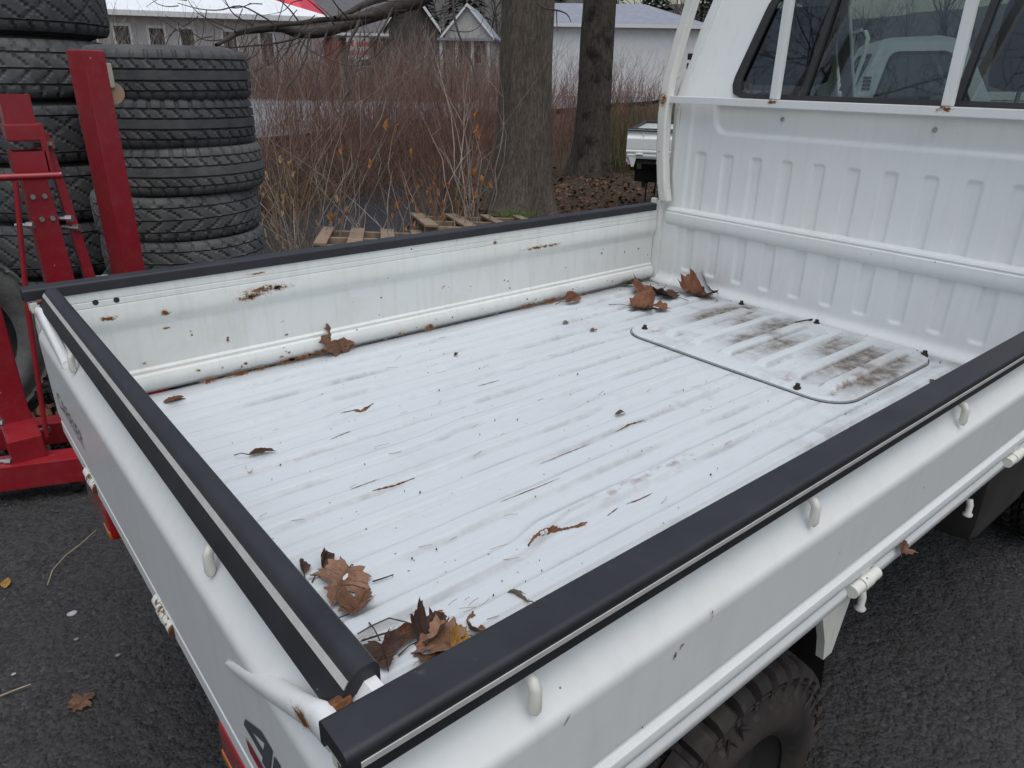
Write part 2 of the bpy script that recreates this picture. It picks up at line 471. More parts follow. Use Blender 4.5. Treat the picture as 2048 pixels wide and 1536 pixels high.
# ------------------------------------------------------------------ the white truck
W = 1.41; L = 1.9516; ZT = 0.945; ZF = 0.661
HATCH = (1.395, 1.935, 0.345, 1.03)             # x0,x1,y0,y1
RIBS = [0.105 + 0.1 * k for k in range(13)]
JOG = {1: (0.0, 0), 3: (0.50, 0.020), 9: (0.47, 0.020), 10: (0.44, 0.016), 6: (0.95, 0.014), 7: (0.60, 0.014)}
def rib_h(x, y):
    h = np.zeros_like(x); e = np.zeros_like(x)
    for k, yr in enumerate(RIBS):
        c = yr + 0 * x
        if k in JOG and JOG[k][1]:
            x0, a = JOG[k]; c = c + a * (sstep(x0 - 0.05, x0 + 0.05, x) - 0.5) - 0.5 * a * 0
        d = np.abs(y - c)
        h = np.maximum(h, 0.0085 * (1 - sstep(0.013, 0.0195, d)))
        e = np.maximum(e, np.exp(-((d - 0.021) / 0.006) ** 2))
    return h, e
def build_floor(truck):
    xs = np.unique(np.concatenate([np.arange(0.0, L + 0.012, 0.0065)]))
    ys = np.arange(0.030, 1.381, 0.0036)
    X, Y = np.meshgrid(xs, ys, indexing='ij')
    h, e = rib_h(X, Y)
    end = sstep(0.06, 0.12, X) * (1 - sstep(1.86, 1.90, X))
    h = h * end; e = e * end
    sag = (fbm(X * 4, Y * 4, 2, 3) - 0.5) * 0.006
    hx0, hx1, hy0, hy1 = HATCH
    inh = sstep(hx0 - 0.05, hx0 - 0.01, X) * sstep(hy0 - 0.05, hy0 - 0.01, Y) * (1 - sstep(hy1 + 0.01, hy1 + 0.05, Y))
    h = h * (1 - inh)
    edge = 0.012 * (1 - sstep(0.0, 0.03, Y - 0.03)) * 0
    Z = ZF + h + sag
    # grime: collects along the rib feet and towards the headboard
    st = fbm(X * 5, Y * 38, 21, 4); st2 = fbm(X * 2.2, Y * 11, 5, 4); fine = fbm(X * 60, Y * 60, 8, 3)
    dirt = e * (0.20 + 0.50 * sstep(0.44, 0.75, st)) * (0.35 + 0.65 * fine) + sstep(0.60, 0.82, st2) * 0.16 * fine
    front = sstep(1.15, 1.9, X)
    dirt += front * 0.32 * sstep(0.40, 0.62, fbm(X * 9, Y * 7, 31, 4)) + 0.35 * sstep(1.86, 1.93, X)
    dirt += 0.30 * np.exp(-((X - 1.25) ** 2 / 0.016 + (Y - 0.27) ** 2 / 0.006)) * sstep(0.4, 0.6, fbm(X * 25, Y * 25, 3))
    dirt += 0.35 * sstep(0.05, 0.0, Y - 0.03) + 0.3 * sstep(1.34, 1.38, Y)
    ring = np.abs(np.hypot((X - 1.17) / 1.0, (Y - 0.60) / 0.75) - 0.055)
    dirt += 0.30 * np.exp(-(ring / 0.010) ** 2) * sstep(0.3, 0.6, fbm(X * 18, Y * 18, 77))
    rust = np.zeros_like(X)
    def worm(x0, x1, yc, amp, wdt, s, seed):
        t = (X - x0) / (x1 - x0)
        c = yc + amp * (sstep(0.15, 0.75, t) - 0.5)
        inside = sstep(0, 0.12, t) * (1 - sstep(0.85, 1.0, t))
        return s * inside * np.exp(-((Y - c) / (wdt * (0.5 + fbm(X * 30, Y * 0, seed)))) ** 2)
    rust += worm(0.47, 0.66, 0.385 + 0.021, 0.022, 0.006, 0.25, 1)
    rust += worm(0.64, 0.98, 0.414, 0.0, 0.010, 0.55, 2) * sstep(0.45, 0.62, fbm(X * 50, Y * 90, 6))
    rust += worm(0.36, 0.56, 1.005 + 0.021, 0.020, 0.0045, 0.25, 3)
    rust += worm(0.40, 0.52, 1.105 + 0.021, 0.018, 0.004, 0.6, 4)
    for k in range(26):
        x0 = RNG.uniform(0.1, 1.3); yy = RNG.choice(RIBS) + RNG.choice([-1, 1]) * 0.021; ln = RNG.uniform(0.05, 0.22)
        rust += worm(x0, x0 + ln, yy, 0.0, RNG.uniform(0.002, 0.004), RNG.uniform(0.12, 0.38), 40 + k) * sstep(0.42, 0.6, fbm(X * 45, Y * 80, 60 + k))
    a, b = X.shape; ii = np.arange(a * b).reshape(a, b)
    F = np.stack([ii[:-1, :-1], ii[1:, :-1], ii[1:, 1:], ii[:-1, 1:]], -1).reshape(-1, 4)
    fl = mesh_obj('bed_floor', np.stack([X, Y, Z], -1).reshape(-1, 3), F, FLOOR, truck, smooth=180,
                  attrs={'dirt': np.clip(dirt, 0, 1).ravel(), 'rust': np.clip(rust, 0, 1).ravel()})
    tag(fl, label='ribbed worn white cargo bed floor with rust lines')
    one('floor_underside', UNDER, fl, lambda b: b.box((0.03, 0.04, ZF - 0.05), (L, 1.37, ZF - 0.012)))
    return fl
def rrect_d(X, Y, x0, x1, y0, y1, r):
    cx = (x0 + x1) / 2; cy = (y0 + y1) / 2
    qx = np.abs(X - cx) - (x1 - x0) / 2 + r; qy = np.abs(Y - cy) - (y1 - y0) / 2 + r
    return np.hypot(np.maximum(qx, 0), np.maximum(qy, 0)) + np.minimum(np.maximum(qx, qy), 0) - r
def build_hatch(truck):
    x0, x1, y0, y1 = HATCH
    nu, nv = 110, 190
    u = np.linspace(-1, 1, nu); v = np.linspace(-1, 1, nv)
    U, V = np.meshgrid(u, v, indexing='ij')
    # squash the square grid to a rounded rectangle with chamfered near corners
    hx = (x1 - x0) / 2; hy = (y1 - y0) / 2; r = 0.085
    X = (x0 + x1) / 2 + U * hx; Y = (y0 + y1) / 2 + V * hy
    d = rrect_d(X, Y, x0, x1, y0, y1, r)
    for _ in range(3):                            # pull outside corners back onto the outline
        ex = 1e-4
        gxx = (rrect_d(X + ex, Y, x0, x1, y0, y1, r) - d) / ex; gyy = (rrect_d(X, Y + ex, x0, x1, y0, y1, r) - d) / ex
        p = np.maximum(d, 0); X = X - gxx * p; Y = Y - gyy * p
        d = rrect_d(X, Y, x0, x1, y0, y1, r)
    h, e = rib_h(X, Y)
    inner = sstep(0.03, 0.055, -d)
    lip = sstep(0.0, 0.010, -d)
    ribm = inner * sstep(x0 + 0.05, x0 + 0.09, X) * (1 - sstep(x1 - 0.09, x1 - 0.05, X))
    Z = ZF + 0.007 + 0.004 * lip + h * 1.2 * ribm + (fbm(X * 5, Y * 5, 9, 3) - 0.5) * 0.003
    trough = 1 - sstep(0.001, 0.0035, h * ribm)
    stains = [(1.77, 0.935, 0.13, 0.048, 1.0), (1.68, 0.945, 0.10, 0.03, 0.35), (1.78, 0.85, 0.09, 0.04, 0.55), (1.70, 0.745, 0.13, 0.035, 0.75), (1.80, 0.76, 0.09, 0.04, 0.85), (1.68, 0.655, 0.12, 0.03, 0.55), (1.74, 0.555, 0.10, 0.04, 0.55),
              (1.72, 0.46, 0.12, 0.045, 1.0), (1.63, 0.47, 0.12, 0.04, 0.55), (1.66, 0.40, 0.13, 0.05, 0.95), (1.76, 0.395, 0.08, 0.04, 0.9), (1.55, 0.39, 0.07, 0.04, 0.45)]
    dirt = np.zeros_like(X)
    for sx, sy, ax, ay, s in stains:
        dirt = np.maximum(dirt, s * np.exp(-(np.abs((X - sx) / (ax*1.2)) ** 2.4 + np.abs((Y - sy) / (ay*1.15)) ** 2.4)))
    nz = fbm(X * 22, Y * 30, 14, 5)
    dirt = dirt * sstep(0.08, 0.46, nz + 0.25 * dirt) * (0.38 + 0.62 * trough) * 1.25
    dirt += 0.6 * np.exp(-((np.hypot((X - 1.70) / 1.0, (Y - 0.705)) / 0.028) ** 2)) + 0.8 * np.exp(-((np.hypot((X - 1.665), (Y - 0.425)) / 0.022) ** 2))
    dirt += 0.25 * sstep(0.45, 0.7, fbm(X * 12, Y * 12, 4)) * trough + e * ribm * 0.45 * sstep(0.45, 0.65, fbm(X * 9, Y * 60, 8))
    rust = np.zeros_like(X)
    for sx, sy, ax, ay, s in [(1.50, 0.395, 0.10, 0.008, 0.9), (1.47, 0.955, 0.035, 0.02, 0.6), (1.44, 0.51, 0.03, 0.02, 0.5), (1.60, 0.39, 0.05, 0.03, 0.35)]:
        rust += s * np.exp(-(((X - sx) / ax) ** 2 + ((Y - sy - 0.1 * (X - sx)) / ay) ** 2)) * sstep(0.42, 0.58, fbm(X * 60, Y * 60, 12))
    a, b = X.shape; ii = np.arange(a * b).reshape(a, b)
    F = [tuple(q) for q in np.stack([ii[:-1, :-1], ii[1:, :-1], ii[1:, 1:], ii[:-1, 1:]], -1).reshape(-1, 4)]
    verts = np.stack([X, Y, Z], -1).reshape(-1, 3).tolist()
    loop = list(ii[:, 0]) + list(ii[-1, 1:]) + list(ii[-2::-1, -1]) + list(ii[0, -2:0:-1])
    base = len(verts); n = len(loop)
    dl = dirt.ravel().tolist(); rl = rust.ravel().tolist()
    for q in loop:
        verts.append([verts[q][0], verts[q][1], ZF - 0.004]); dl.append(0.6); rl.append(0.1)
    for k in range(n): F.append((loop[(k + 1) % n], loop[k], base + k, base + (k + 1) % n))
    ha = mesh_obj('floor_hatch', verts, F, FLOOR, truck, smooth=50, attrs={'dirt': np.clip(dl, 0, 1), 'rust': np.clip(rl, 0, 1)})
    tag(ha, label='raised engine access cover with brown stains')
    # dark rubber seal round the edge
    ring = [verts[q] for q in loop]
    cx = (x0 + x1) / 2; cy = (y0 + y1) / 2
    sb = MB(); pts = []
    for p in ring[::4]:
        k = 1 + 0.004 / max(0.1, math.hypot(p[0] - cx, p[1] - cy)); pts.append((cx + (p[0] - cx) * k, cy + (p[1] - cy) * k, ZF + 0.0018))
    pts.append(pts[0]); sb.tube(pts, 0.0010, 6, caps=False); sb.build('rubber_seal', UNDER, ha, 60)
    for bx, by in ((1.408, 0.462), (1.452, 0.985), (1.908, 0.372), (1.91, 0.96), (1.925, 0.70)):
        def bolt(b, bx=bx, by=by):
            b.tube([(bx, by, ZF + 0.006), (bx, by, ZF + 0.014)], [0.010, 0.009], 12)
            b.tube([(bx, by, ZF + 0.014), (bx, by, ZF + 0.0225)], [0.0065, 0.006], 6)
        one('bolt', BOLTDARK, ha, bolt)
    return ha

CAPP = [(0.003, 0.917), (0.0035, 0.9385), (0.0026, 0.9425), (0.0004, 0.9448), (-0.003, 0.9455), (-0.033, 0.9455), (-0.0360, 0.9446), (-0.0376, 0.9422), (-0.038, 0.939), (-0.038, 0.922), (-0.033, 0.922), (-0.030, 0.930), (-0.006, 0.930), (-0.004, 0.917)]
INNER = [(-0.034, 0.934), (-0.034, 0.903), (-0.0322, 0.901), (-0.034, 0.899), (-0.034, 0.889), (-0.0322, 0.887), (-0.034, 0.885), (-0.0365, 0.868), (-0.0365, 0.853), (-0.034, 0.842), (-0.027, 0.829), (-0.0245, 0.818), (-0.0245, 0.727), (-0.031, 0.722), (-0.031, 0.715), (-0.037, 0.711), (-0.0415, 0.702), (-0.0425, 0.692), (-0.0405, 0.682), (-0.034, 0.674), (-0.02, 0.672)]
SIDE_OUT = [(0.004, 0.712), (0.0085, 0.716), (0.0115, 0.723), (0.012, 0.730), (0.0105, 0.738), (0.006, 0.7435), (0.002, 0.745), (0.003, 0.748), (0.0065, 0.752), (0.0075, 0.76), (0.0085, 0.842), (0.0082, 0.848), (0.0068, 0.8525), (0.0045, 0.8558), (-0.0105, 0.875), (-0.0160, 0.887), (-0.0175, 0.901), (-0.0165, 0.906), (-0.012, 0.908), (-0.004, 0.908), (-0.0025, 0.910), (-0.0025, 0.934)]
TAIL_OUT = [(0.000, 0.622), (0.010, 0.624), (0.013, 0.630), (0.013, 0.655), (0.009, 0.659), (0.009, 0.663), (0.0135, 0.667), (0.0145, 0.675), (0.0155, 0.838), (0.015, 0.845), (0.0132, 0.8505), (0.010, 0.8555), (-0.006, 0.878), (-0.0125, 0.893), (-0.0135, 0.902), (-0.0125, 0.906), (-0.008, 0.908), (-0.007, 0.911), (-0.013, 0.920), (-0.024, 0.934)]
def hook(b, P, out, along):
    P = Vector(P); out = Vector(out)
    z = Vector((0, 0, 1))
    pts = [P + out*-0.020 + z*-0.003, P + out*-0.010 + z*-0.001, P + out*-0.001 + z*-0.004, P + out*0.003 + z*-0.010, P + out*0.0035 + z*-0.031, P + out*0.0035 + z*-0.0355]
    b.tube(pts, [0.0055, 0.0055, 0.0056, 0.0058, 0.0058, 0.0035], 10)
def hinge(b, P, along, s=1.0):
    P = Vector(P); a = Vector(along)
    b.tube([P - a*0.040*s, P - a*0.0135*s], 0.0105*s, 14); b.tube([P - a*0.0120*s, P + a*0.0135*s], 0.0118*s, 14); b.tube([P + a*0.015*s, P + a*0.040*s], 0.0105*s, 14)
def patch(parent, O, U, V, su, sv, n=14):
    """ragged rust stain lying 0.7 mm off a painted face"""
    O = Vector(O); U = Vector(U).normalized(); V = Vector(V).normalized(); N = U.cross(V)
    v = []; f = []; e = []
    for i in range(n + 1):
        for j in range(n + 1):
            a = -1 + 2*i/n; b = -1 + 2*j/n
            v.append(O + U*a*su + V*b*sv); e.append(max(0.0, 1 - math.hypot(a, b)))
    for i in range(n):
        for j in range(n): f.append((i*(n+1)+j, (i+1)*(n+1)+j, (i+1)*(n+1)+j+1, i*(n+1)+j+1))
    return mesh_obj('rust_patch', v, f, RUST, parent, attrs={'edge': e})

def side_gate(truck, ysign, label):
    y0 = 0.0 if ysign < 0 else W
    out = (0, ysign, 0)
    g = one('side_gate', WHITE if ysign < 0 else WHITE_IN, truck, lambda b: b.sweep(SIDE_OUT + INNER[0:], (-0.010, y0, 0), (L - 0.012, y0, 0), out, (0, 0, 1)), 28)
    tag(g, label=label)
    one('edge_trim', TRIM, g, lambda b: b.sweep(CAPP, (-0.022, y0, 0), (L - 0.022, y0, 0), out, (0, 0, 1)), 40)
    one('trim_stripe', STRIPE, g, lambda b: b.sweep([(0.0028, 0.9285), (0.0028, 0.9345), (0.0042, 0.9340), (0.0042, 0.9290)], (-0.012, y0, 0), (L - 0.03, y0, 0), out, (0, 0, 1)))
    for x in (0.146, 0.588, 1.032, 1.476, 1.84):
        one('rope_hook', WHITE_OLD, g, lambda b, x=x: hook(b, (x, y0 + ysign*-0.001, 0.905), out, (1, 0, 0)), 60)
    for x in (0.12, 0.765, 1.36, 1.86):
        def hg(b, x=x):
            hinge(b, (x, y0 + ysign*0.013, 0.705), (1, 0, 0), 0.9)
            b.box((x - 0.012, min(y0, y0 + ysign*0.012), 0.705), (x + 0.012, max(y0, y0 + ysign*0.012), 0.725))
        one('hinge', WHITE_OLD, g, hg, 40)
    return g
def tailgate(truck):
    out = (-1, 0, 0)
    ya, yb = 0.042, 1.366
    g = one('tailgate', WHITE, truck, lambda b: b.sweep(TAIL_OUT + INNER + [(-0.02, 0.64)], (0, ya, 0), (0, yb, 0), out, (0, 0, 1)), 28)
    tag(g, label='white tailgate with grey decal lettering and a lever latch at each end')
    cap = [(0.0022, 0.912), (-0.0035, 0.925), (-0.0100, 0.9365), (-0.0150, 0.9435), (-0.0195, 0.9468), (-0.024, 0.9480), (-0.031, 0.9482), (-0.0345, 0.947), (-0.0372, 0.9435), (-0.038, 0.938), (-0.038, 0.922), (-0.033, 0.922), (-0.030, 0.930), (-0.012, 0.924), (-0.006, 0.912)]
    one('edge_trim', TRIM, g, lambda b: b.sweep(cap, (0, 0.058, 0), (0, 1.352, 0), out, (0, 0, 1)), 40)
    one('trim_stripe', STRIPE, g, lambda b: b.sweep([(-0.0088, 0.9335), (-0.0122, 0.9395), (-0.0112, 0.9402), (-0.0076, 0.9340)], (0, 0.0595, 0), (0, 1.350, 0), out, (0, 0, 1)))
    for y in (0.345, 1.05):
        one('rope_hook', WHITE_OLD, g, lambda b, y=y: hook(b, (0.000, y, 0.905), out, (0, 1, 0)), 60)
    for y in (0.15, 0.61, 1.08):
        def hg(b, y=y):
            hinge(b, (-0.010, y, 0.642), (0, 1, 0), 1.0); b.box((-0.012, y - 0.012, 0.642), (0.002, y + 0.012, 0.668))
        h = one('hinge', RWHITE, g, hg, 40)
        one('hinge_pin', RUSTY, h, lambda b, y=y: b.tube([(-0.010, y - 0.046, 0.642), (-0.010, y - 0.0395, 0.642)], 0.010, 12))
    for sgn, yc in ((1, 0.0), (-1, W)):
        # lever latch: flat bent handle lying on the panel
        P = [(0.034, 0.920), (0.068, 0.914), (0.098, 0.896), (0.155, 0.866), (0.215, 0.836), (0.268, 0.810), (0.288, 0.801)]
        hw = [0.012, 0.017, 0.017, 0.015, 0.014, 0.012, 0.006]; dx0 = 0.0
        if sgn < 0: P = [(0.055, 0.902), (0.085, 0.899), (0.12, 0.894), (0.17, 0.886), (0.22, 0.877), (0.27, 0.867), (0.29, 0.863)]; dx0 = 0.007
        v = []; f = []
        for k, ((yy, zz), h_) in enumerate(zip(P, hw)):
            q = P[min(k + 1, len(P) - 1)]; p = P[max(k - 1, 0)]
            ty = q[0] - p[0]; tz = q[1] - p[1]; ln = math.hypot(ty, tz); ny, nz = -tz / ln, ty / ln
            for (s_, dx) in ((1.0, -0.008), (0.8, -0.0155), (0.2, -0.0185), (-0.5, -0.0185), (-0.9, -0.0170), (-1.0, -0.012), (-0.8, -0.002), (0.8, -0.003)):
                v.append((dx + dx0, yc + sgn * (yy + ny * h_ * s_ * -1), zz + nz * h_ * s_ * -1 * -1 if False else zz + (nz * h_ * s_)))
        n = 8
        for k in range(len(P) - 1):
            for i in range(n): f.append((k*n+i, k*n+(i+1) % n, (k+1)*n+(i+1) % n, (k+1)*n+i))
        f += [tuple(range(n)), tuple((len(P)-1)*n + i for i in range(n))]
        b = MB(); b.add(v, f); lv = b.build('latch_lever', WHITE, g, 50)
        one('pivot_bolt', RUSTY, lv, lambda b: b.tube([(0.012, yc + sgn*0.060, 0.9235), (-0.004, yc + sgn*0.060, 0.9235)], [0.006, 0.005], 8))
        one('keeper', RWHITE, lv, lambda b: b.box((-0.016, min(yc + sgn*0.012, yc + sgn*0.038), 0.896), (0.006, max(yc + sgn*0.012, yc + sgn*0.038), 0.918), bev=0.003))
        patch(lv, (-0.0193, yc + sgn*0.082, 0.908), (0, -1, 0.3), (0, 0.3, 1), 0.024, 0.017)
    # decals
    X = -0.0163
    def poly(name, loops, mat):
        v = []; f = []
        for lp in loops:
            b0 = len(v); v += [(X, y, z) for y, z in lp]; f.append(tuple(range(b0, b0 + len(lp))))
        return mesh_obj(name, v, f, mat, g, None)
    four = [[(0.266, 0.733), (0.258, 0.748), (0.246, 0.744), (0.2465, 0.733)], [(0.258, 0.748), (0.209, 0.776), (0.201, 0.766), (0.246, 0.744)], [(0.209, 0.776), (0.180, 0.776), (0.193, 0.7455), (0.2115, 0.7455), (0.2015, 0.7655)],
            [(0.2465, 0.733), (0.2465, 0.744), (0.2115, 0.7455), (0.193, 0.7455), (0.198, 0.733)], [(0.216, 0.733), (0.198, 0.733), (0.203, 0.722), (0.221, 0.722)]]
    poly('decal_figure', four, GREYTXT)
    wd = [[(0.177, 0.772), (0.163, 0.772), (0.178, 0.724), (0.196, 0.724)], [(0.178, 0.724), (0.170, 0.724), (0.140, 0.772), (0.153, 0.772)], [(0.153, 0.772), (0.140, 0.772), (0.150, 0.724), (0.163, 0.724)], [(0.150, 0.724), (0.157, 0.724), (0.122, 0.772), (0.110, 0.772)]]
    poly('decal_letter', wd, GREYTXT)
    dd = [[(0.100, 0.772), (0.086, 0.772), (0.101, 0.724), (0.115, 0.724)], [(0.086, 0.772), (0.062, 0.770), (0.066, 0.760), (0.090, 0.761)], [(0.062, 0.770), (0.054, 0.760), (0.064, 0.734), (0.074, 0.738), (0.066, 0.760)], [(0.064, 0.734), (0.078, 0.724), (0.101, 0.724), (0.098, 0.735), (0.074, 0.738)]]
    poly('decal_letter', dd, GREYTXT)
    poly('decal_underline', [[(0.270, 0.712), (0.262, 0.697), (0.064, 0.697), (0.058, 0.712)]], REDTXT)
    tx = bpy.data.curves.new('decal_word', 'FONT'); tx.body = 'CARRIER'; tx.size = 0.052; tx.space_character = 1.25; tx.shear = 0.25
    to = bpy.data.objects.new('tmp', tx); col.objects.link(to)
    dg = bpy.context.evaluated_depsgraph_get(); dg.update()
    me = bpy.data.meshes.new_from_object(to.evaluated_get(dg)); bpy.data.objects.remove(to)
    me.materials.clear(); me.materials.append(GREYTXT)
    wobj = bpy.data.objects.new('decal_word', me); col.objects.link(wobj); wobj.parent = g
    wobj.matrix_local = Matrix(((0, 0, -1, X), (-1, 0, 0, 1.29), (0, 1, 0, 0.722), (0, 0, 0, 1)))
    return g

def headboard(truck):
    XW = L + 0.012
    ys = np.arange(0.028, 1.3825, 0.0045); zs = np.concatenate([np.arange(ZF - 0.03, 1.288, 0.0045)])
    Y, Z = np.meshgrid(ys, zs, indexing='ij')
    dep = np.zeros_like(Y)
    for k in range(12):
        yc = 1.243 - 0.1075 * k
        dep = np.maximum(dep, 1 - sstep(-0.003, 0.0035, rrect_d(Y, Z, yc - 0.018, yc + 0.018, 0.722, 1.128, 0.008)))
    band = 1 - sstep(-0.006, 0.008, rrect_d(Y, Z, 0.16, 1.205, 1.198, 1.40, 0.05))
    rim = sstep(1.262, 1.275, Y)                    # corner column steps back
    up = sstep(0.915, 0.935, Z)
    cove = (1 - sstep(0.0, 0.05, Z - ZF)) ** 2
    X = XW + 0.018 * up + 0.0065 * dep + 0.011 * band - 0.006 * sstep(1.287, 1.300, Y) - 0.02 * cove
    X = X + 0.03 * sstep(1.350, 1.383, Y) ** 2 * up
    X = X + (fbm(Y * 3, Z * 3, 5, 3) - 0.5) * 0.003
    a, b = Y.shape; ii = np.arange(a * b).reshape(a, b)
    F = np.stack([ii[:-1, :-1], ii[:-1, 1:], ii[1:, 1:], ii[1:, :-1]], -1).reshape(-1, 4)
    hb = mesh_obj('headboard', np.stack([X, Y, Z], -1).reshape(-1, 3), F, WHITE, truck, smooth=180)
    tag(hb, label='white ribbed steel headboard behind the bed')
    bp = [(0.010, 0.872), (0.0, 0.874), (-0.006, 0.880), (-0.011, 0.890), (-0.012, 0.905), (-0.012, 0.917), (-0.007, 0.9205), (-0.007, 0.9225), (-0.010, 0.926), (-0.007, 0.9325), (0.0, 0.9345), (0.034, 0.936), (0.034, 0.872)]
    one('headboard_beam', WHITE, hb, lambda b_: b_.sweep(bp, (L + 0.008, 0.03, 0), (L + 0.008, 1.342, 0), (1, 0, 0), (0, 0, 1)), 30)
    # corner posts closing the gap between gate and headboard
    for yy, s in ((W, -1), (0.0, 1)):
        def post(b_, yy=yy, s=s):
            ya, yb = sorted((yy + s*0.012, yy + s*0.052))
            b_.box((L - 0.010, ya, 0.62), (L + 0.028, yb, 0.952), bev=0.006)
        p = one('corner_post', WHITE_IN, hb, post)
        one('post_cap', WHITE_OLD, p, lambda b_, yy=yy, s=s: b_.box((L - 0.022, min(yy + s*0.008, yy + s*0.03), 0.925), (L - 0.006, max(yy + s*0.008, yy + s*0.03), 0.962), bev=0.003))
    for y, z in ((0.963, 1.250), (0.515, 1.246)):
        one('screw', STEEL, hb, lambda b_, y=y, z=z: b_.tube([(XW + 0.031, y, z), (XW + 0.023, y, z)], [0.007, 0.006], 10))
    return hb

def ring_panel(outer, inner, n=96):
    """flat panel (2-D loops as callables of t) with a hole"""
    v = []; f = []
    for k in range(n):
        t = k / n; v.append(outer(t)); v.append(inner(t))
    for k in range(n):
        a = 2*k; b = 2*((k + 1) % n); f.append((a, b, b + 1, a + 1))
    return v, f
def poly_loop(P, r=0.0):
    """closed polygon with rounded corners -> function of angle about its centre (ray cast)"""
    pts = []
    n = len(P)
    for i in range(n):
        p = Vector(P[i]); a = Vector(P[i-1]); b = Vector(P[(i+1) % n])
        rr = min(r, (a - p).length * 0.45, (b - p).length * 0.45)
        p0 = p + (a - p).normalized() * rr; p1 = p + (b - p).normalized() * rr
        for k in range(7):
            t = k / 6; pts.append(p0*(1-t)**2 + p*2*t*(1-t) + p1*t*t)
    return pts
def resample_angle(pts, c, n, extra=()):
    out = []
    P = [(p[0] - c[0], p[1] - c[1]) for p in pts]
    angs = sorted(set([2*math.pi*k/n for k in range(n)] + [a % (2*math.pi) for a in extra]))
    for an in angs:
        dx, dy = math.cos(an), math.sin(an); best = None
        for i in range(len(P)):
            x1, y1 = P[i]; x2, y2 = P[(i+1) % len(P)]
            ex, ey = x2 - x1, y2 - y1; den = dx*ey - dy*ex
            if abs(den) < 1e-12: continue
            t = (x1*ey - y1*ex) / den; u = (x1*dy - y1*dx) / den
            if t > 0 and -1e-9 <= u <= 1 + 1e-9 and (best is None or t > best): best = t
        out.append((c[0] + dx*best, c[1] + dy*best))
    return out
def holed(outerP, innerP, r_in, to3d, thick, name, mat, parent, n=120, r_out=0.0, smooth=30):
    oi = poly_loop(innerP, r_in); oo = poly_loop(outerP, r_out) if r_out else [Vector(p) for p in outerP]
    c = (sum(p[0] for p in oi)/len(oi), sum(p[1] for p in oi)/len(oi))
    ext = [math.atan2(p[1]-c[1], p[0]-c[0]) for p in outerP]
    A = resample_angle(oo, c, n, ext); B = resample_angle(oi, c, n, ext); k = len(A)
    v = [to3d(*p) for p in A] + [to3d(*p) for p in B]
    v += [Vector(p) + thick for p in v]
    f = []
    for i in range(k):
        j = (i+1) % k
        f += [(i, j, k+j, k+i), (2*k+i, 3*k+i, 3*k+j, 2*k+j), (k+i, k+j, 3*k+j, 3*k+i), (i, 2*k+i, 2*k+j, j)]
    b = MB(); b.add(v, f)
    return b.build(name, mat, parent, smooth), B
def glass_pane(name, P, to3d, off, parent, mat=None, r=0.0):
    lp = poly_loop(P, r) if r else P
    v = [Vector(to3d(*p)) + off for p in lp]
    return mesh_obj(name, v, [tuple(range(len(v)))], mat or GLASS, parent, None)

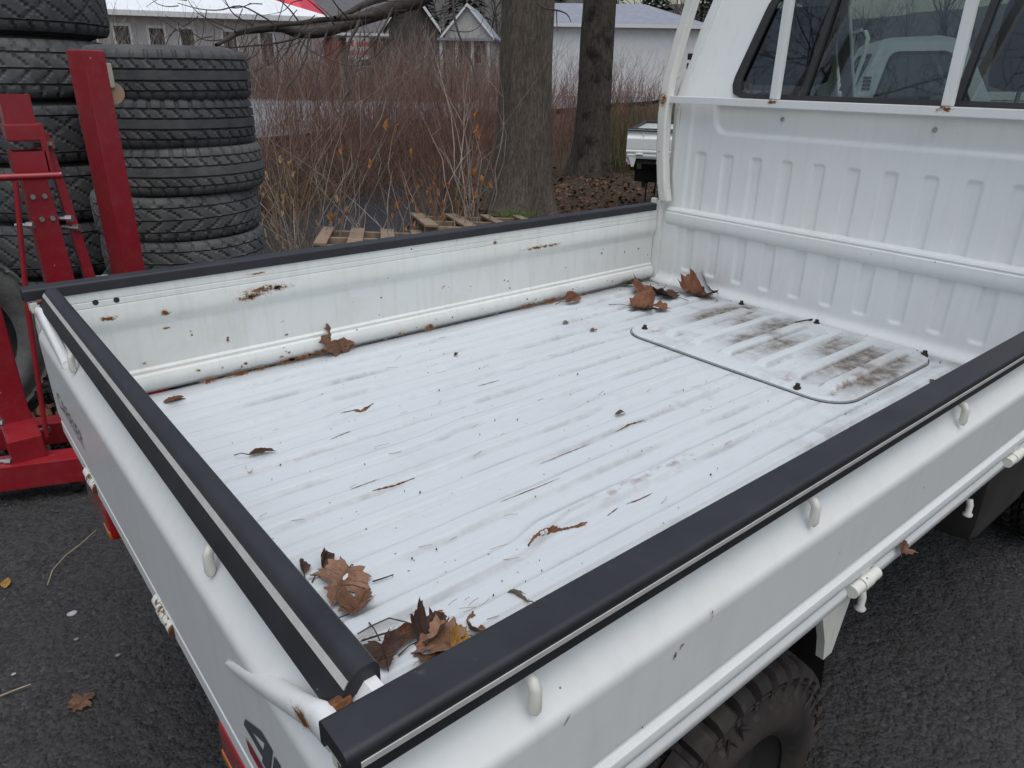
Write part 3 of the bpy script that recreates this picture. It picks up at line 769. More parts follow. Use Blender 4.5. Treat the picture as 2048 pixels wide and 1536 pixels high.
LEAN = 0.36
XR = L + 0.030
def rear3(y, z):                                   # upper rear cab wall leans forward
    return Vector((XR + max(0, z - 1.288) * LEAN, y, z))
def cab(truck):
    XF = L + 1.33
    prof = [(XR, 0.42), (XR, 1.285), (XR + (1.74-1.288)*LEAN - 0.02, 1.715), (XR + (1.74-1.288)*LEAN + 0.05, 1.745), (L + 0.62, 1.765), (L + 0.80, 1.735), (L + 1.24, 1.06), (XF, 0.92), (XF, 0.40), (L + 0.98, 0.34), (L + 0.9, 0.56), (L + 0.62, 0.64), (L + 0.36, 0.56), (L + 0.28, 0.36), (L + 0.05, 0.36)]
    body = empty('cab_body', parent=truck)
    # sides with a door window opening
    winP = [(L + 0.17, 1.10), (L + 0.28, 1.62), (L + 0.72, 1.63), (L + 1.03, 1.10)]
    for y, s in ((0.035, 1), (1.375, -1)):
        f3 = lambda a, z, y=y, s=s: Vector((a, y + s * max(0, z - 1.30) * 0.10, z))
        o, B = holed(prof, winP, 0.06, f3, Vector((0, s*0.03, 0)), 'side_panel', WHITE, body)
        gp = glass_pane('side_window', B, f3, Vector((0, s*0.014, 0)), body)
        holed([(L+0.145, 1.08), (L+0.26, 1.645), (L+0.735, 1.655), (L+1.065, 1.08)], winP, 0.06, f3, Vector((0, s*-0.006, 0)), 'window_rubber', BLACK, body, r_out=0.07)
        one('door_handle', DARK, body, lambda b, y=y, s=s: b.box((L+0.22, min(y, y - s*0.022), 0.93), (L+0.34, max(y, y - s*0.022), 0.96), bev=0.006))
        vent = MB()
        for k in range(4): vent.box((L+0.075 , min(y - s*0.004, y + s*0.01), 1.33 + 0.03*k), (L+0.14, max(y - s*0.004, y + s*0.01), 1.35 + 0.03*k))
        vent.build('air_vent', DARK, body)
    # rear upper wall with window opening
    rw = [(0.245, 1.312), (0.300, 1.625), (1.110, 1.625), (1.165, 1.312)]
    ro = [(0.037, 1.285), (0.045, 1.52), (0.085, 1.735), (1.325, 1.735), (1.365, 1.52), (1.373, 1.285)]
    rp, RB = holed(ro, rw, 0.062, rear3, Vector((0.025, 0, 0)), 'rear_panel', WHITE, body)
    # roof, front, inside trim
    pts = [(XR + (1.735-1.288)*LEAN - 0.004, 1.731), (XR + (1.74-1.288)*LEAN + 0.05, 1.752), (L+0.62, 1.772), (L+0.80, 1.742), (L+0.84, 1.70), (L+0.80, 1.70), (L+0.60, 1.735), (XR + 0.22, 1.715)]
    one('roof', WHITE, body, lambda b: b.sweep(pts, (0, 0.078, 0), (0, 1.332, 0), (1, 0, 0), (0, 0, 1)), 30)
    fr = [(L+1.24, 1.06), (XF+0.012, 0.92), (XF+0.02, 0.40), (XF-0.05, 0.40), (XF-0.05, 0.9), (L+1.19, 1.02)]
    fp = one('front_panel', WHITE, body, lambda b: b.sweep(fr, (0, 0.03, 0), (0, 1.38, 0), (1, 0, 0), (0, 0, 1)), 30)
    ws = lambda y, t: Vector((L + 0.82 + (1.235 - 0.82)*t, y, 1.715 - (1.715 - 1.06)*t))
    o, B = holed([(0.085, 0.0), (0.085, 1.0), (1.325, 1.0), (1.325, 0.0)], [(0.15, 0.08), (0.12, 0.93), (1.29, 0.93), (1.26, 0.08)], 0.05, ws, Vector((0.02, 0, 0.012)), 'windscreen_frame', WHITE, body)
    glass_pane('windscreen', B, ws, Vector((0.01, 0, 0.006)), body)
    one('cab_floor', UNDER, body, lambda b: b.box((XR+0.01, 0.06, 0.45), (L+1.25, 1.35, 0.52)))
    one('dashboard', DARK, body, lambda b: b.box((L+0.98, 0.07, 0.80), (L+1.20, 1.34, 1.03), bev=0.03))
    one('steering_wheel', DARK, body, lambda b: b.tube([(L+0.83 + 0.10*math.sin(a), 0.36 + 0.17*math.cos(a), 1.03 + 0.14*math.sin(a)) for a in np.linspace(0, 2*math.pi, 25)], 0.012, 8, False), 60)
    one('inner_back_trim', DARK, body, lambda b: b.box((XR+0.012, 0.07, 0.52), (XR+0.03, 1.34, 1.27)))
    # rear window: gasket, three panes, dividers
    rwn = empty('rear_window', parent=truck)
    oin = [(0.245+0.024, 1.312+0.006), (0.300+0.018, 1.625-0.012), (1.110-0.018, 1.625-0.012), (1.165-0.024, 1.312+0.006)]
    rw2 = [(0.236, 1.305), (0.293, 1.632), (1.117, 1.632), (1.174, 1.305)]
    g, GB = holed(rw2, oin, 0.05, rear3, Vector((-0.007, 0, 0.002)), 'gasket', BLACK, rwn, r_out=0.068)
    def xz(P): return P
    lo, hi = 1.318, 1.618
    def yl(z): return 1.150 - (z - 1.312) * 0.165
    panes = [(0.482, 0.918), (0.918, None), (None, 0.482)]
    glass_pane('pane', [(0.470, lo), (0.470, hi), (0.925, hi), (0.925, lo)], rear3, Vector((0.010, 0, 0)), rwn)
    glass_pane('pane', [(0.905, lo), (0.905, hi), (yl(hi), hi), (yl(lo), lo)], rear3, Vector((0.004, 0, 0)), rwn, r=0.03)
    glass_pane('pane', [(W - yl(lo), lo), (W - yl(hi), hi), (0.490, hi), (0.490, lo)], rear3, Vector((0.004, 0, 0)), rwn, r=0.03)
    for yd in (0.910, 0.478):
        def dv(b, yd=yd):
            v = []
            for dx in (-0.002, 0.020):
                for (yy, zz) in ((yd - 0.009, 1.315), (yd + 0.009, 1.315), (yd + 0.009, 1.620), (yd - 0.009, 1.620)): v.append(rear3(yy, zz) + Vector((dx, 0, 0)))
            b.add(v, [(0,1,2,3), (7,6,5,4), (0,4,5,1), (1,5,6,2), (2,6,7,3), (3,7,4,0)])
        one('divider', BLACK, rwn, dv)
    # guard frame of square tube
    gf_ = empty('guard_frame', parent=truck)
    XG = L - 0.006
    tub = lambda b, lo, hi: b.box(lo, hi, bev=0.004)
    rl = one('rail', WHITE, gf_, lambda b: b.box((XG - 0.012, 0.045, 1.283), (XG + 0.014, 1.368, 1.306), bev=0.003))
    for y in (0.972, 0.480):
        br = one('bar', WHITE, gf_, lambda b, y=y: b.box((XG - 0.011, y - 0.013, 1.307), (XG + 0.011, y + 0.013, 1.80), bev=0.004))
        patch(br, (XG - 0.0125, y, 1.300), (0, -1, 0), (0, 0, 1), 0.030, 0.011)
    one('top_rail', WHITE, gf_, lambda b: b.box((XG - 0.012, 0.10, 1.80), (XG + 0.012, 1.31, 1.824), bev=0.004))
    for s, y0 in ((1, 0.0), (-1, W)):
        pth = [(XG, 0.062, 0.955), (XG - 0.004, 0.048, 1.02), (XG - 0.006, 0.034, 1.12), (XG - 0.006, 0.026, 1.25), (XG + 0.004, 0.026, 1.36), (XG + 0.03, 0.040, 1.50), (XG + 0.055, 0.062, 1.64), (XG + 0.06, 0.082, 1.75), (XG + 0.03, 0.105, 1.81)]
        b = MB(); v = []; f = []
        for k, p in enumerate(pth):
            for dx, dy in ((-0.017, -0.019), (0.017, -0.019), (0.017, 0.019), (-0.017, 0.019)):
                v.append((p[0] + dx, y0 + s*(p[1] + dy), p[2]))
        for k in range(len(pth) - 1):
            for i in range(4): f.append((4*k+i, 4*k+(i+1) % 4, 4*k+4+(i+1) % 4, 4*k+4+i))
        f += [(0, 1, 2, 3), tuple(4*(len(pth)-1)+i for i in range(4))]
        b.add(v, f); po = b.build('post', WHITE_OLD, gf_, 25)
        md = po.modifiers.new('bevel', 'BEVEL'); md.width = 0.006; md.segments = 2
        patch(po, (XG - 0.024, y0 + s*0.030, 1.292), (0, -1, 0), (0, 0, 1), 0.026, 0.034)
        one('drip_rail', WHITE_OLD, po, lambda b, y0=y0, s=s: b.tube([(XG + 0.035, y0 + s*0.075, 0.955), (XG + 0.03, y0 + s*0.062, 1.05), (XG + 0.03, y0 + s*0.058, 1.18), (XG + 0.02, y0 + s*0.066, 1.27)], 0.006, 6))
    # seats
    for yc in (1.09, 0.33):
        st = empty('seat', parent=truck)
        def sb(b, yc=yc):
            b.box((L+0.14, yc-0.23, 0.80), (L+0.29, yc+0.23, 1.255), M=Matrix.Translation((L+0.2, 0, 0.8)) @ Matrix.Rotation(rad(-8), 4, 'Y') @ Matrix.Translation((-L-0.2, 0, -0.8)), bev=0.05)
        one('backrest', SEAT, st, sb, 60)
        one('cushion', SEAT, st, lambda b, yc=yc: b.box((L+0.18, yc-0.24, 0.62), (L+0.68, yc+0.24, 0.80), bev=0.05), 60)
        one('headrest', SEAT, st, lambda b, yc=yc: b.box((L+0.175, yc-0.150, 1.345), (L+0.265, yc+0.150, 1.575), bev=0.042), 60)
        for d in (-0.07, 0.07):
            one('headrest_post', STEEL, st, lambda b, yc=yc, d=d: b.tube([(L+0.215, yc+d, 1.22), (L+0.225, yc+d, 1.36)], 0.006, 8))
    return body

# tyres -------------------------------------------------------------------
def tyre_mesh(name, R, w, rim, pattern, N, seed=0, bulge=0.010):
    """axis z, centred on the origin; real grooves cut into the tread"""
    tw = w * 0.40
    grooves = {'rib': [-0.62, -0.22, 0.22, 0.62], 'cross': [-0.66, 0.66], 'swoosh': [-0.55, 0.0, 0.55], 'mud': []}[pattern]
    gw = {'rib': 0.045, 'cross': 0.035, 'swoosh': 0.04, 'mud': 0.04}[pattern]
    vs_ = set(np.round(np.linspace(-1, 1, 21 if pattern != 'mud' else 33), 4))
    for g in grooves:
        vs_ = {q for q in vs_ if abs(q - g) > gw * 1.25}
        vs_ |= {g - gw, g - gw*0.7, g + gw*0.7, g + gw}
    vv = sorted(vs_)
    prof = []                                   # (r, z, v or None)
    rz = []
    for a in np.linspace(0, 1, 9)[:-1]:        # lower sidewall, rim to shoulder
        z = -w*0.40 - (w*0.10 + bulge) * math.sin(math.pi * min(1, a*1.15)**0.8 if a < 0.87 else math.pi*0.95) * 0.9
        r = rim + (R - 0.016 - rim) * a
        rz.append((r, z, None))
    up = [(r, -z, None) for r, z, _ in reversed(rz)]
    for v in vv:
        crown = R - 0.010 * abs(v)**2.6 - 0.010 * max(0, abs(v) - 0.86) / 0.14
        rz.append((crown, v * w * 0.455, v))
    prof = rz + up + [(rim + 0.004, w*0.34, None), (R - 0.03, w*0.40, None), (R - 0.02, 0.0, None), (R - 0.03, -w*0.40, None), (rim + 0.004, -w*0.34, None)]
    th = np.arange(N) / N * 2 * math.pi
    V = []; G = []
    rng = np.random.default_rng(seed)
    K = len(prof)
    k_ = np.arange(N)
    for (r, z, v) in prof:
        dd = np.zeros(N)
        if v is not None:
            for g in grooves:
                if abs(v - g) <= gw * 0.75: dd[:] = 0.012
            u = k_
            if pattern == 'rib':
                if abs(v) > 0.66: dd = np.maximum(dd, np.where((u % 8) < 2, 0.009, 0))
                elif 0.26 < abs(v) < 0.58:
                    q = (u + np.round(v * 14)) % 9; dd = np.maximum(dd, np.where(q < 1.5, 0.007, 0))
                elif abs(v) < 0.18: dd = np.maximum(dd, np.where((u % 27) == 13, 0.001, 0))
            elif pattern == 'cross':
                if abs(v) > 0.70: dd = np.maximum(dd, np.where((u + round(3*v)) % 9 < 2, 0.009, 0))
                elif abs(v) < 0.62:
                    q1 = (u + np.round(v * 22)) % 14; q2 = (u - np.round(v * 22)) % 28
                    dd = np.maximum(dd, np.where(q1 < 2, 0.008, 0)); dd = np.maximum(dd, np.where(q2 < 2, 0.007, 0))
            elif pattern == 'swoosh':
                if abs(v) > 0.60: dd = np.maximum(dd, np.where((u + round(4*abs(v))) % 10 < 2, 0.008, 0))
                elif abs(v) > 0.05:
                    q = (u + np.round((abs(v))**1.6 * 26)) % 12; dd = np.maximum(dd, np.where(q < 2, 0.007, 0))
            elif pattern == 'mud':
                ph = u % 10; a = abs(v)
                if a > 0.55: lug = (ph + (0 if v > 0 else 5)) % 10 < 6.2
                elif a > 0.16: lug = ((ph + (3 if v > 0 else 8) + np.round(a*6)) % 10) < 6.5
                else: lug = ((ph + np.round(v*14)) % 10) < 6
                dd = np.where(lug, 0.0, 0.018)
                if 0.46 < a < 0.55 or 0.10 < a < 0.16: dd = np.maximum(dd, 0.015)
        elif pattern == 'mud' and r > R - 0.055:
            dd = np.where(((k_ + (0 if z > 0 else 5)) % 10) < 6, -0.003, 0.009)
        rr = r - dd
        V.append(np.stack([rr*np.cos(th), rr*np.sin(th), np.full(N, z)], -1)); G.append(dd)
    V = np.concatenate(V); G = np.concatenate(G)
    ii = np.arange(K * N).reshape(K, N)
    F = []
    for a in range(K):
        b = (a + 1) % K
        F.append(np.stack([ii[a], np.roll(ii[a], -1), np.roll(ii[b], -1), ii[b]], -1))
    F = np.concatenate(F)
    me = bpy.data.meshes.new(name)
    me.from_pydata(V.tolist(), [], F.tolist())
    me.polygons.foreach_set('use_smooth', [True]*len(me.polygons)); me.set_sharp_from_angle(angle=rad(32))
    ga = me.attributes.new('groove', 'FLOAT', 'POINT'); ga.data.foreach_set('value', (G*100).astype(np.float32))
    me.update(); return me
def sidewall_letters(parent, R, w, txt, mat, yface):
    pass

def wheels(truck):
    me = tyre_mesh('tyre', 0.282, 0.165, 0.155, 'mud', 360, 3, 0.006)
    me.materials.append(TYRE_MUD)
    for (x, y, s) in ((0.605, 0.106, -1), (0.605, W - 0.106, 1), (2.49, 0.125, -1), (2.49, W - 0.125, 1)):
        wl = empty('wheel', parent=truck)
        ty = bpy.data.objects.new('tyre', me); col.objects.link(ty); ty.parent = wl
        ty.location = (x, y, 0.282); ty.rotation_euler = (rad(90) if s < 0 else rad(-90), 0, 0)
        def rim(b, x=x, y=y, s=s):
            for (r0, o0, r1, o1) in ((0.158, 0.060, 0.150, 0.048), (0.150, 0.048, 0.135, 0.025), (0.135, 0.025, 0.05, 0.035), (0.05, 0.035, 0.045, 0.055), (0.045, 0.055, 0.001, 0.058)):
                n = 40; v = []
                for r_, o_ in ((r0, o0), (r1, o1)):
                    v += [(x + r_*math.cos(2*math.pi*k/n), y + s*o_, 0.282 + r_*math.sin(2*math.pi*k/n)) for k in range(n)]
                b.add(v, [(k, (k+1) % n, n+(k+1) % n, n+k) for k in range(n)])
        one('rim', UNDER, wl, rim, 30)
        # raised sidewall ring and lettering wedges
        def ringm(b, x=x, y=y, s=s):
            for rr_, of in ((0.252, 0.0725), (0.192, 0.0838)):
                b.tube([(x + rr_*math.cos(a), y + s*of, 0.282 + rr_*math.sin(a)) for a in np.linspace(0, 2*math.pi, 73)], 0.0018, 5, False)
        one('sidewall_ring', TYRE_MUD, wl, ringm)
        for a0 in (0.30, 0.78, 1.9, 2.4, 4.1, 4.7):
            def lettering(b, x=x, y=y, s=s, a0=a0):
                for (p, q) in (((0, 0), (0.5, 1)), ((0.5, 1), (1, 0)), ((1, 0), (0, 0)), ((1.2, 0), (1.2, 1)), ((1.2, 1), (1.8, 0.5))):
                    def P(t): 
                        an = a0 - t[0]*0.16*(-s if s > 0 else 1); rr_ = 0.204 + 0.038*t[1]
                        return (x + rr_*math.cos(an), y + s*(0.0815 - 0.10*(t[1]*0.038)), 0.282 + rr_*math.sin(an))
                    b.tube([P(p), P(((p[0]+q[0])/2, (p[1]+q[1])/2)), P(q)], 0.0026, 4)
            one('sidewall_lettering', TYRE_MUD, wl, lettering)

def chassis(truck):
    # sill rail under the gates, with brackets and tie-down hooks
    for y0, s in ((0.0, -1), (W, 1)):
        prof = [(0.004, 0.706), (0.008, 0.700), (0.0085, 0.694), (0.006, 0.684), (0.001, 0.672), (-0.006, 0.664), (-0.02, 0.664), (-0.02, 0.706)]
        sr = one('bed_frame', WHITE, truck, lambda b: b.sweep(prof, (0.0, y0, 0), (L + 0.01, y0, 0), (0, s, 0), (0, 0, 1)), 35)
        def br(b, x0):
            v = []
            for yy in (y0 + s*0.004, y0 - s*0.008):
                for (dx, z) in ((-0.05, 0.685), (0.035, 0.685), (0.012, 0.585), (-0.012, 0.585), (-0.022, 0.625)): v.append((x0 + dx, yy, z))
            b.add(v, [(0, 1, 2, 3, 4), (9, 8, 7, 6, 5)] + [(k, (k+1) % 5, 5+(k+1) % 5, 5+k) for k in range(5)])
        for x0 in (0.725, 0.06):
            one('bracket', WHITE_OLD, sr, lambda b, x0=x0: br(b, x0))
        for x in (0.30, 0.815, 1.225, 1.60):
            one('tie_hook', WHITE_OLD, sr, lambda b, x=x: b.tube([(x, y0 - s*0.004, 0.655), (x - 0.002, y0 + s*0.000, 0.645), (x - 0.004, y0 + s*0.001, 0.632), (x - 0.004, y0 + s*0.001, 0.627), (x - 0.004, y0 + s*0.001, 0.624)], [0.006, 0.006, 0.0055, 0.009, 0.008], 10), 50)
        # wheel arch liner
        def arch(b):
            n = 20; v = []
            for k in range(n + 1):
                a = math.pi * k / n
                for yy in (y0 - s*0.07, y0 - s*0.27): v.append((0.605 + 0.33*math.cos(a), yy, 0.30 + 0.33*math.sin(a)))
            b.add(v, [(2*k, 2*k+1, 2*k+3, 2*k+2) for k in range(n)])
        one('wheel_arch', UNDER, truck, arch)
        one('fuel_tank', UNDER, truck, lambda b: b.box((1.56, min(y0 - s*0.05, y0 - s*0.30), 0.36), (1.93, max(y0 - s*0.05, y0 - s*0.30), 0.60), bev=0.05), 50)
        one('mud_flap', UNDER, truck, lambda b: b.box((0.20, min(y0 - s*0.03, y0 - s*0.19), 0.12), (0.206, max(y0 - s*0.03, y0 - s*0.19), 0.42)))
        # lamps under the tailgate
        ya, yb = sorted(((y0 - s*-0.0) - s*0.215, y0 - s*0.41))
        lp = one('tail_lamp', LENS, truck, lambda b: b.box((-0.014, ya, 0.545), (0.05, yb, 0.617), bev=0.010), 50)
        one('lamp_housing', DARK, lp, lambda b: b.box((0.012, ya - 0.012, 0.525), (0.06, yb + 0.012, 0.614), bev=0.004))
        one('turn_lens', AMBER, lp, lambda b: b.box((-0.0155, (ya + 0.002 if s > 0 else yb - 0.05), 0.549), (0.02, (ya + 0.05 if s > 0 else yb - 0.002), 0.565), bev=0.004))
    one('rear_crossmember', WHITE, truck, lambda b: b.box((0.006, 0.03, 0.60), (0.05, 1.38, 0.655), bev=0.006))
    one('chassis_rail', UNDER, truck, lambda b: (b.box((0.05, 0.36, 0.40), (3.0, 0.43, 0.52)), b.box((0.05, 0.98, 0.40), (3.0, 1.05, 0.52)), b.box((0.56, 0.15, 0.25), (0.65, 1.26, 0.32))))
    one('rear_bumper', UNDER, truck, lambda b: b.box((0.14, 0.25, 0.36), (0.18, 1.16, 0.42), bev=0.01))

def pickup_truck():
    t = empty('pickup_truck')
    build_floor(t); build_hatch(t)
    rg = side_gate(t, -1, 'white side gate with charcoal edge trim and rope hooks')
    lg = side_gate(t, 1, 'white side gate with rust spots along its inner face')
    tg = tailgate(t); headboard(t); cab(t); wheels(t); chassis(t)
    return t, rg, lg, tg
truck, gate_r, gate_l, gate_t = pickup_truck()
tag(truck, 'small white flatbed truck with worn empty ribbed bed in the foreground', 'truck')

# second truck: a copy of the whole truck before the foreground truck gets its own rust
p2 = at(1258, 258, 7.0)
truck2 = copy_tree(truck)
truck2.location = (float(p2[0]), float(p2[1]), -0.03); truck2.rotation_euler = (0, 0, rad(-55))
tag(truck2, 'parked small white truck beside the trees, partly hidden by the cab', 'truck')
tag(truck, group='small white trucks'); tag(truck2, group='small white trucks')

# rust on the foreground truck only
for (px, py, su, sv) in ((530, 578, 0.085, 0.014), (510, 590, 0.05, 0.012), (495, 597, 0.05, 0.010), (216, 637, 0.030, 0.008), (333, 656, 0.022, 0.004), (1075, 495, 0.09, 0.008), (1105, 490, 0.05, 0.008), (990, 485, 0.012, 0.010), (560, 575, 0.04, 0.012), (330, 625, 0.016, 0.012), (515, 547, 0.03, 0.004), (760, 568, 0.02, 0.006)):
    p = ony(px, py, W - 0.0365 - 0.0008) if py < 640 and ony(px, py, W - 0.037)[2] > 0.845 else ony(px, py, W - 0.0245 - 0.0008)
    if p[2] > 0.885 : p = ony(px, py, W - 0.0348)
    patch(gate_l, p, (1, 0, 0), (0, 0, 1), su, sv)
for (px, py, su) in ((1100, 602, 0.10), (1060, 610, 0.06), (1145, 592, 0.05), (600, 716, 0.06), (575, 722, 0.04), (480, 748, 0.05), (420, 762, 0.03), (860, 655, 0.03), (800, 668, 0.02), (640, 705, 0.05), (700, 690, 0.03), (520, 738, 0.03)):
    p = ony(px, py, W - 0.0431)
    patch(gate_l, p, (1, 0, 0), (0, 0, 1), su, 0.013)
for k in range(40):
    x = random.uniform(0.1, 1.9); z = random.choice([random.uniform(0.73, 0.815), random.uniform(0.684, 0.70), random.uniform(0.683, 0.701)])
    yy = W - 0.0252 if z > 0.72 else W - 0.0431
    patch(gate_l, (x, yy, z), (1, 0, random.uniform(-0.4, 0.4)), (0, 0, 1), random.uniform(0.003, 0.012), random.uniform(0.003, 0.007), 5)
for (px, py, su, sv, Y) in ((1502, 1062, 0.026, 0.0045, 0.0017), (1192, 1243, 0.007, 0.003, 0.0017), (790, 1500, 0.020, 0.005, 0.0017)):
    p = ony(px, py, Y); patch(gate_r, p, (1, 0, 0.02), (0, 0, 1), su, sv)
for (px, py, su, sv) in ((1426, 1232, 0.007, 0.004), (1352, 1310, 0.008, 0.004), (1366, 1290, 0.003, 0.004)):
    p = ony(px, py, -0.0092); patch(gate_r, p, (0.5, 0, 1), (-1, 0, 0.5), su, sv)
p = onx(558, 1250, 0.0058); patch(gate_t, p, (0, -1, 0), (0, 0, 1), 0.020, 0.006)
p = onx(590, 1290, 0.0058); patch(gate_t, p, (0, -1, 0), (0, 0, 1), 0.014, 0.004)
def floor_z(x, y):
    X = np.array([x]); Y = np.array([y]); h, _ = rib_h(X, Y)
    return float(ZF + h[0] * sstep(0.06, 0.12, X)[0] + (fbm(X * 4, Y * 4, 2, 3)[0] - 0.5) * 0.006)
def rust_line(pts, w, seed):
    rng = random.Random(seed); v = []; f = []
    P = [onz(x, y, ZF + 0.004) for x, y in pts]; Q = []
    for i in range(len(P) - 1):
        for k in range(10): Q.append(P[i] + (P[i+1] - P[i]) * k / 10)
    Q.append(P[-1]); n = len(Q)
    for i, q in enumerate(Q):
        t = Q[min(i+1, n-1)] - Q[max(i-1, 0)]; t /= np.linalg.norm(t); t_ = i/(n-1)
        ww = w * (0.25 + math.sin(math.pi*t_)**0.7) * rng.uniform(0.45, 1.25)
        for s_ in (-1, 1):
            x = q[0] - t[1]*ww*s_; y = q[1] + t[0]*ww*s_; v.append((x, y, floor_z(x, y) + 0.0012))
    for i in range(n-1): f.append((2*i, 2*i+2, 2*i+3, 2*i+1))
    mesh_obj('rust_line', v, f, RUSTY, bed_fl, None)
bed_fl = [o for o in truck.children if o.name.startswith('bed_floor')][0]
for k, (pts, w) in enumerate((([(1056, 1096), (1070, 1078), (1088, 1066), (1112, 1057), (1140, 1052), (1168, 1043)], 0.0032), ([(1150, 1051), (1175, 1040)], 0.004), ([(680, 831), (700, 827), (722, 823), (738, 817), (748, 811)], 0.0018), ([(640, 795), (652, 787), (672, 780), (704, 775)], 0.0012), ([(1252, 1005), (1275, 997), (1300, 986)], 0.0012), ([(1268, 1001), (1305, 983)], 0.0008), ([(1215, 1028), (1236, 1012)], 0.001), ([(660, 885), (690, 872), (702, 868)], 0.0012), ([(470, 840), (500, 832)], 0.001), ([(745, 985), (790, 970), (830, 955)], 0.0008), ([(1080, 925), (1130, 905), (1180, 885)], 0.0008), ([(1230, 862), (1260, 848), (1290, 838)], 0.0014), ([(1000, 1010), (1060, 985), (1120, 960)], 0.0008), ([(700, 985), (760, 962)], 0.0009), ([(955, 770), (1000, 758)], 0.001))):
    rust_line(pts, w, k)
SCUFF = simple('black_scuff', (0.03, 0.03, 0.032), 0.6)
def scuff(px, py, Y, ln, w, ang, seed):
    rng = random.Random(seed); p = ony(px, py, Y); v = []; f = []
    ca, sa = math.cos(ang), math.sin(ang)
    for i in range(7):
        t = i/6; ww = w*math.sin(math.pi*(0.08 + 0.84*t))*rng.uniform(0.4, 1.2)
        for s_ in (-1, 1): v.append((p[0] + ca*ln*(t - 0.5) - sa*ww*s_, Y, p[2] + sa*ln*(t - 0.5) + ca*ww*s_))
    for i in range(6): f.append((2*i, 2*i+2, 2*i+3, 2*i+1))
    mesh_obj('scuff_mark', v, f, SCUFF, gate_r, None)
for k, (px, py, ln, w, ang) in enumerate(((1330, 1164, 0.010, 0.0012, 0.4), (1322, 1172, 0.008, 0.0008, 0.6), (1340, 1158, 0.006, 0.0008, 0.2), (1306, 1184, 0.007, 0.0007, 0.5))): scuff(px, py, 0.0018, ln, w, ang, k)
for k, (px, py, ln, w, ang) in enumerate(((1362, 1295, 0.007, 0.0009, 1.2), (1350, 1312, 0.010, 0.0010, 1.3), (1680, 1105, 0.006, 0.0004, 0.8), (1135, 1440, 0.012, 0.0006, 0.9), (1285, 1455, 0.003, 0.0014, 0.3), (1425, 1225, 0.006, 0.001, 1.5))): scuff(px, py, -0.0094, ln, w, ang, 50 + k)
# two bolt holes near the rear end of the far gate
for (px, py) in ((191, 605), (233, 600)):
    p = ony(px, py, W - 0.0338)
    one('bolt_hole', BLACK, gate_l, lambda b: b.tube([(p[0], W - 0.033, p[2]), (p[0], W - 0.0347, p[2])], 0.006, 14))

# ------------------------------------------------------------------ fallen leaves
def leaf_mat(name, a, b, c):
    t = NT(name)
    n = t.noise(28, 5, 0.65); n2 = t.noise(140, 4, 0.6); vn = t.attr('vein')
    cc = t.mix(t.ramp(n, [(0.35, 0.0), (0.65, 1.0)]), a, b)
    cc = t.mix(t.math('MULTIPLY', t.ramp(n2, [(0.55, 0.0), (0.75, 1.0)]), 0.5), cc, tuple(0.45 * q for q in a))
    cc = t.mix(t.math('MULTIPLY', vn, 0.55), cc, c)
    t.set(cc, 0.75, spec=0.25); t.bump(t.math('ADD', n2, t.math('MULTIPLY', vn, -1.0)), 0.5, 0.0012); return t.m
LM = {'tan': leaf_mat('tan_leaf', (0.17, 0.088, 0.054), (0.28, 0.160, 0.105), (0.08, 0.04, 0.026)),
      'brown': leaf_mat('brown_leaf', (0.105, 0.052, 0.030), (0.20, 0.105, 0.062), (0.05, 0.026, 0.018)),
      'dark': leaf_mat('dark_brown_leaf', (0.040, 0.023, 0.017), (0.095, 0.052, 0.036), (0.02, 0.013, 0.010)),
      'red': leaf_mat('red_brown_leaf', (0.105, 0.042, 0.022), (0.19, 0.085, 0.047), (0.05, 0.02, 0.012)),
      'olive': leaf_mat('olive_grey_leaf', (0.13, 0.11, 0.075), (0.22, 0.19, 0.13), (0.06, 0.05, 0.035)),
      'yellow': leaf_mat('ochre_leaf', (0.26, 0.13, 0.022), (0.34, 0.20, 0.05), (0.10, 0.05, 0.015)),
      'pale': leaf_mat('pale_leaf', (0.34, 0.25, 0.17), (0.44, 0.34, 0.25), (0.20, 0.13, 0.08))}
MAPLE = [(0.0, 0.01), (-0.05, 0.10), (-0.11, 0.27), (0.00, 0.25), (0.06, 0.33), (0.09, 0.50), (0.19, 0.42), (0.25, 0.47), (0.33, 0.46), (0.40, 0.66), (0.46, 0.50), (0.53, 0.49), (0.55, 0.34), (0.53, 0.17), (0.62, 0.20), (0.70, 0.30), (0.74, 0.18), (0.84, 0.16), (0.90, 0.06), (1.02, 0.0)]
OVAL = [(0.0, 0.01), (0.06, 0.10), (0.18, 0.20), (0.34, 0.26), (0.5, 0.26), (0.66, 0.22), (0.82, 0.13), (0.93, 0.06), (1.02, 0.0)]
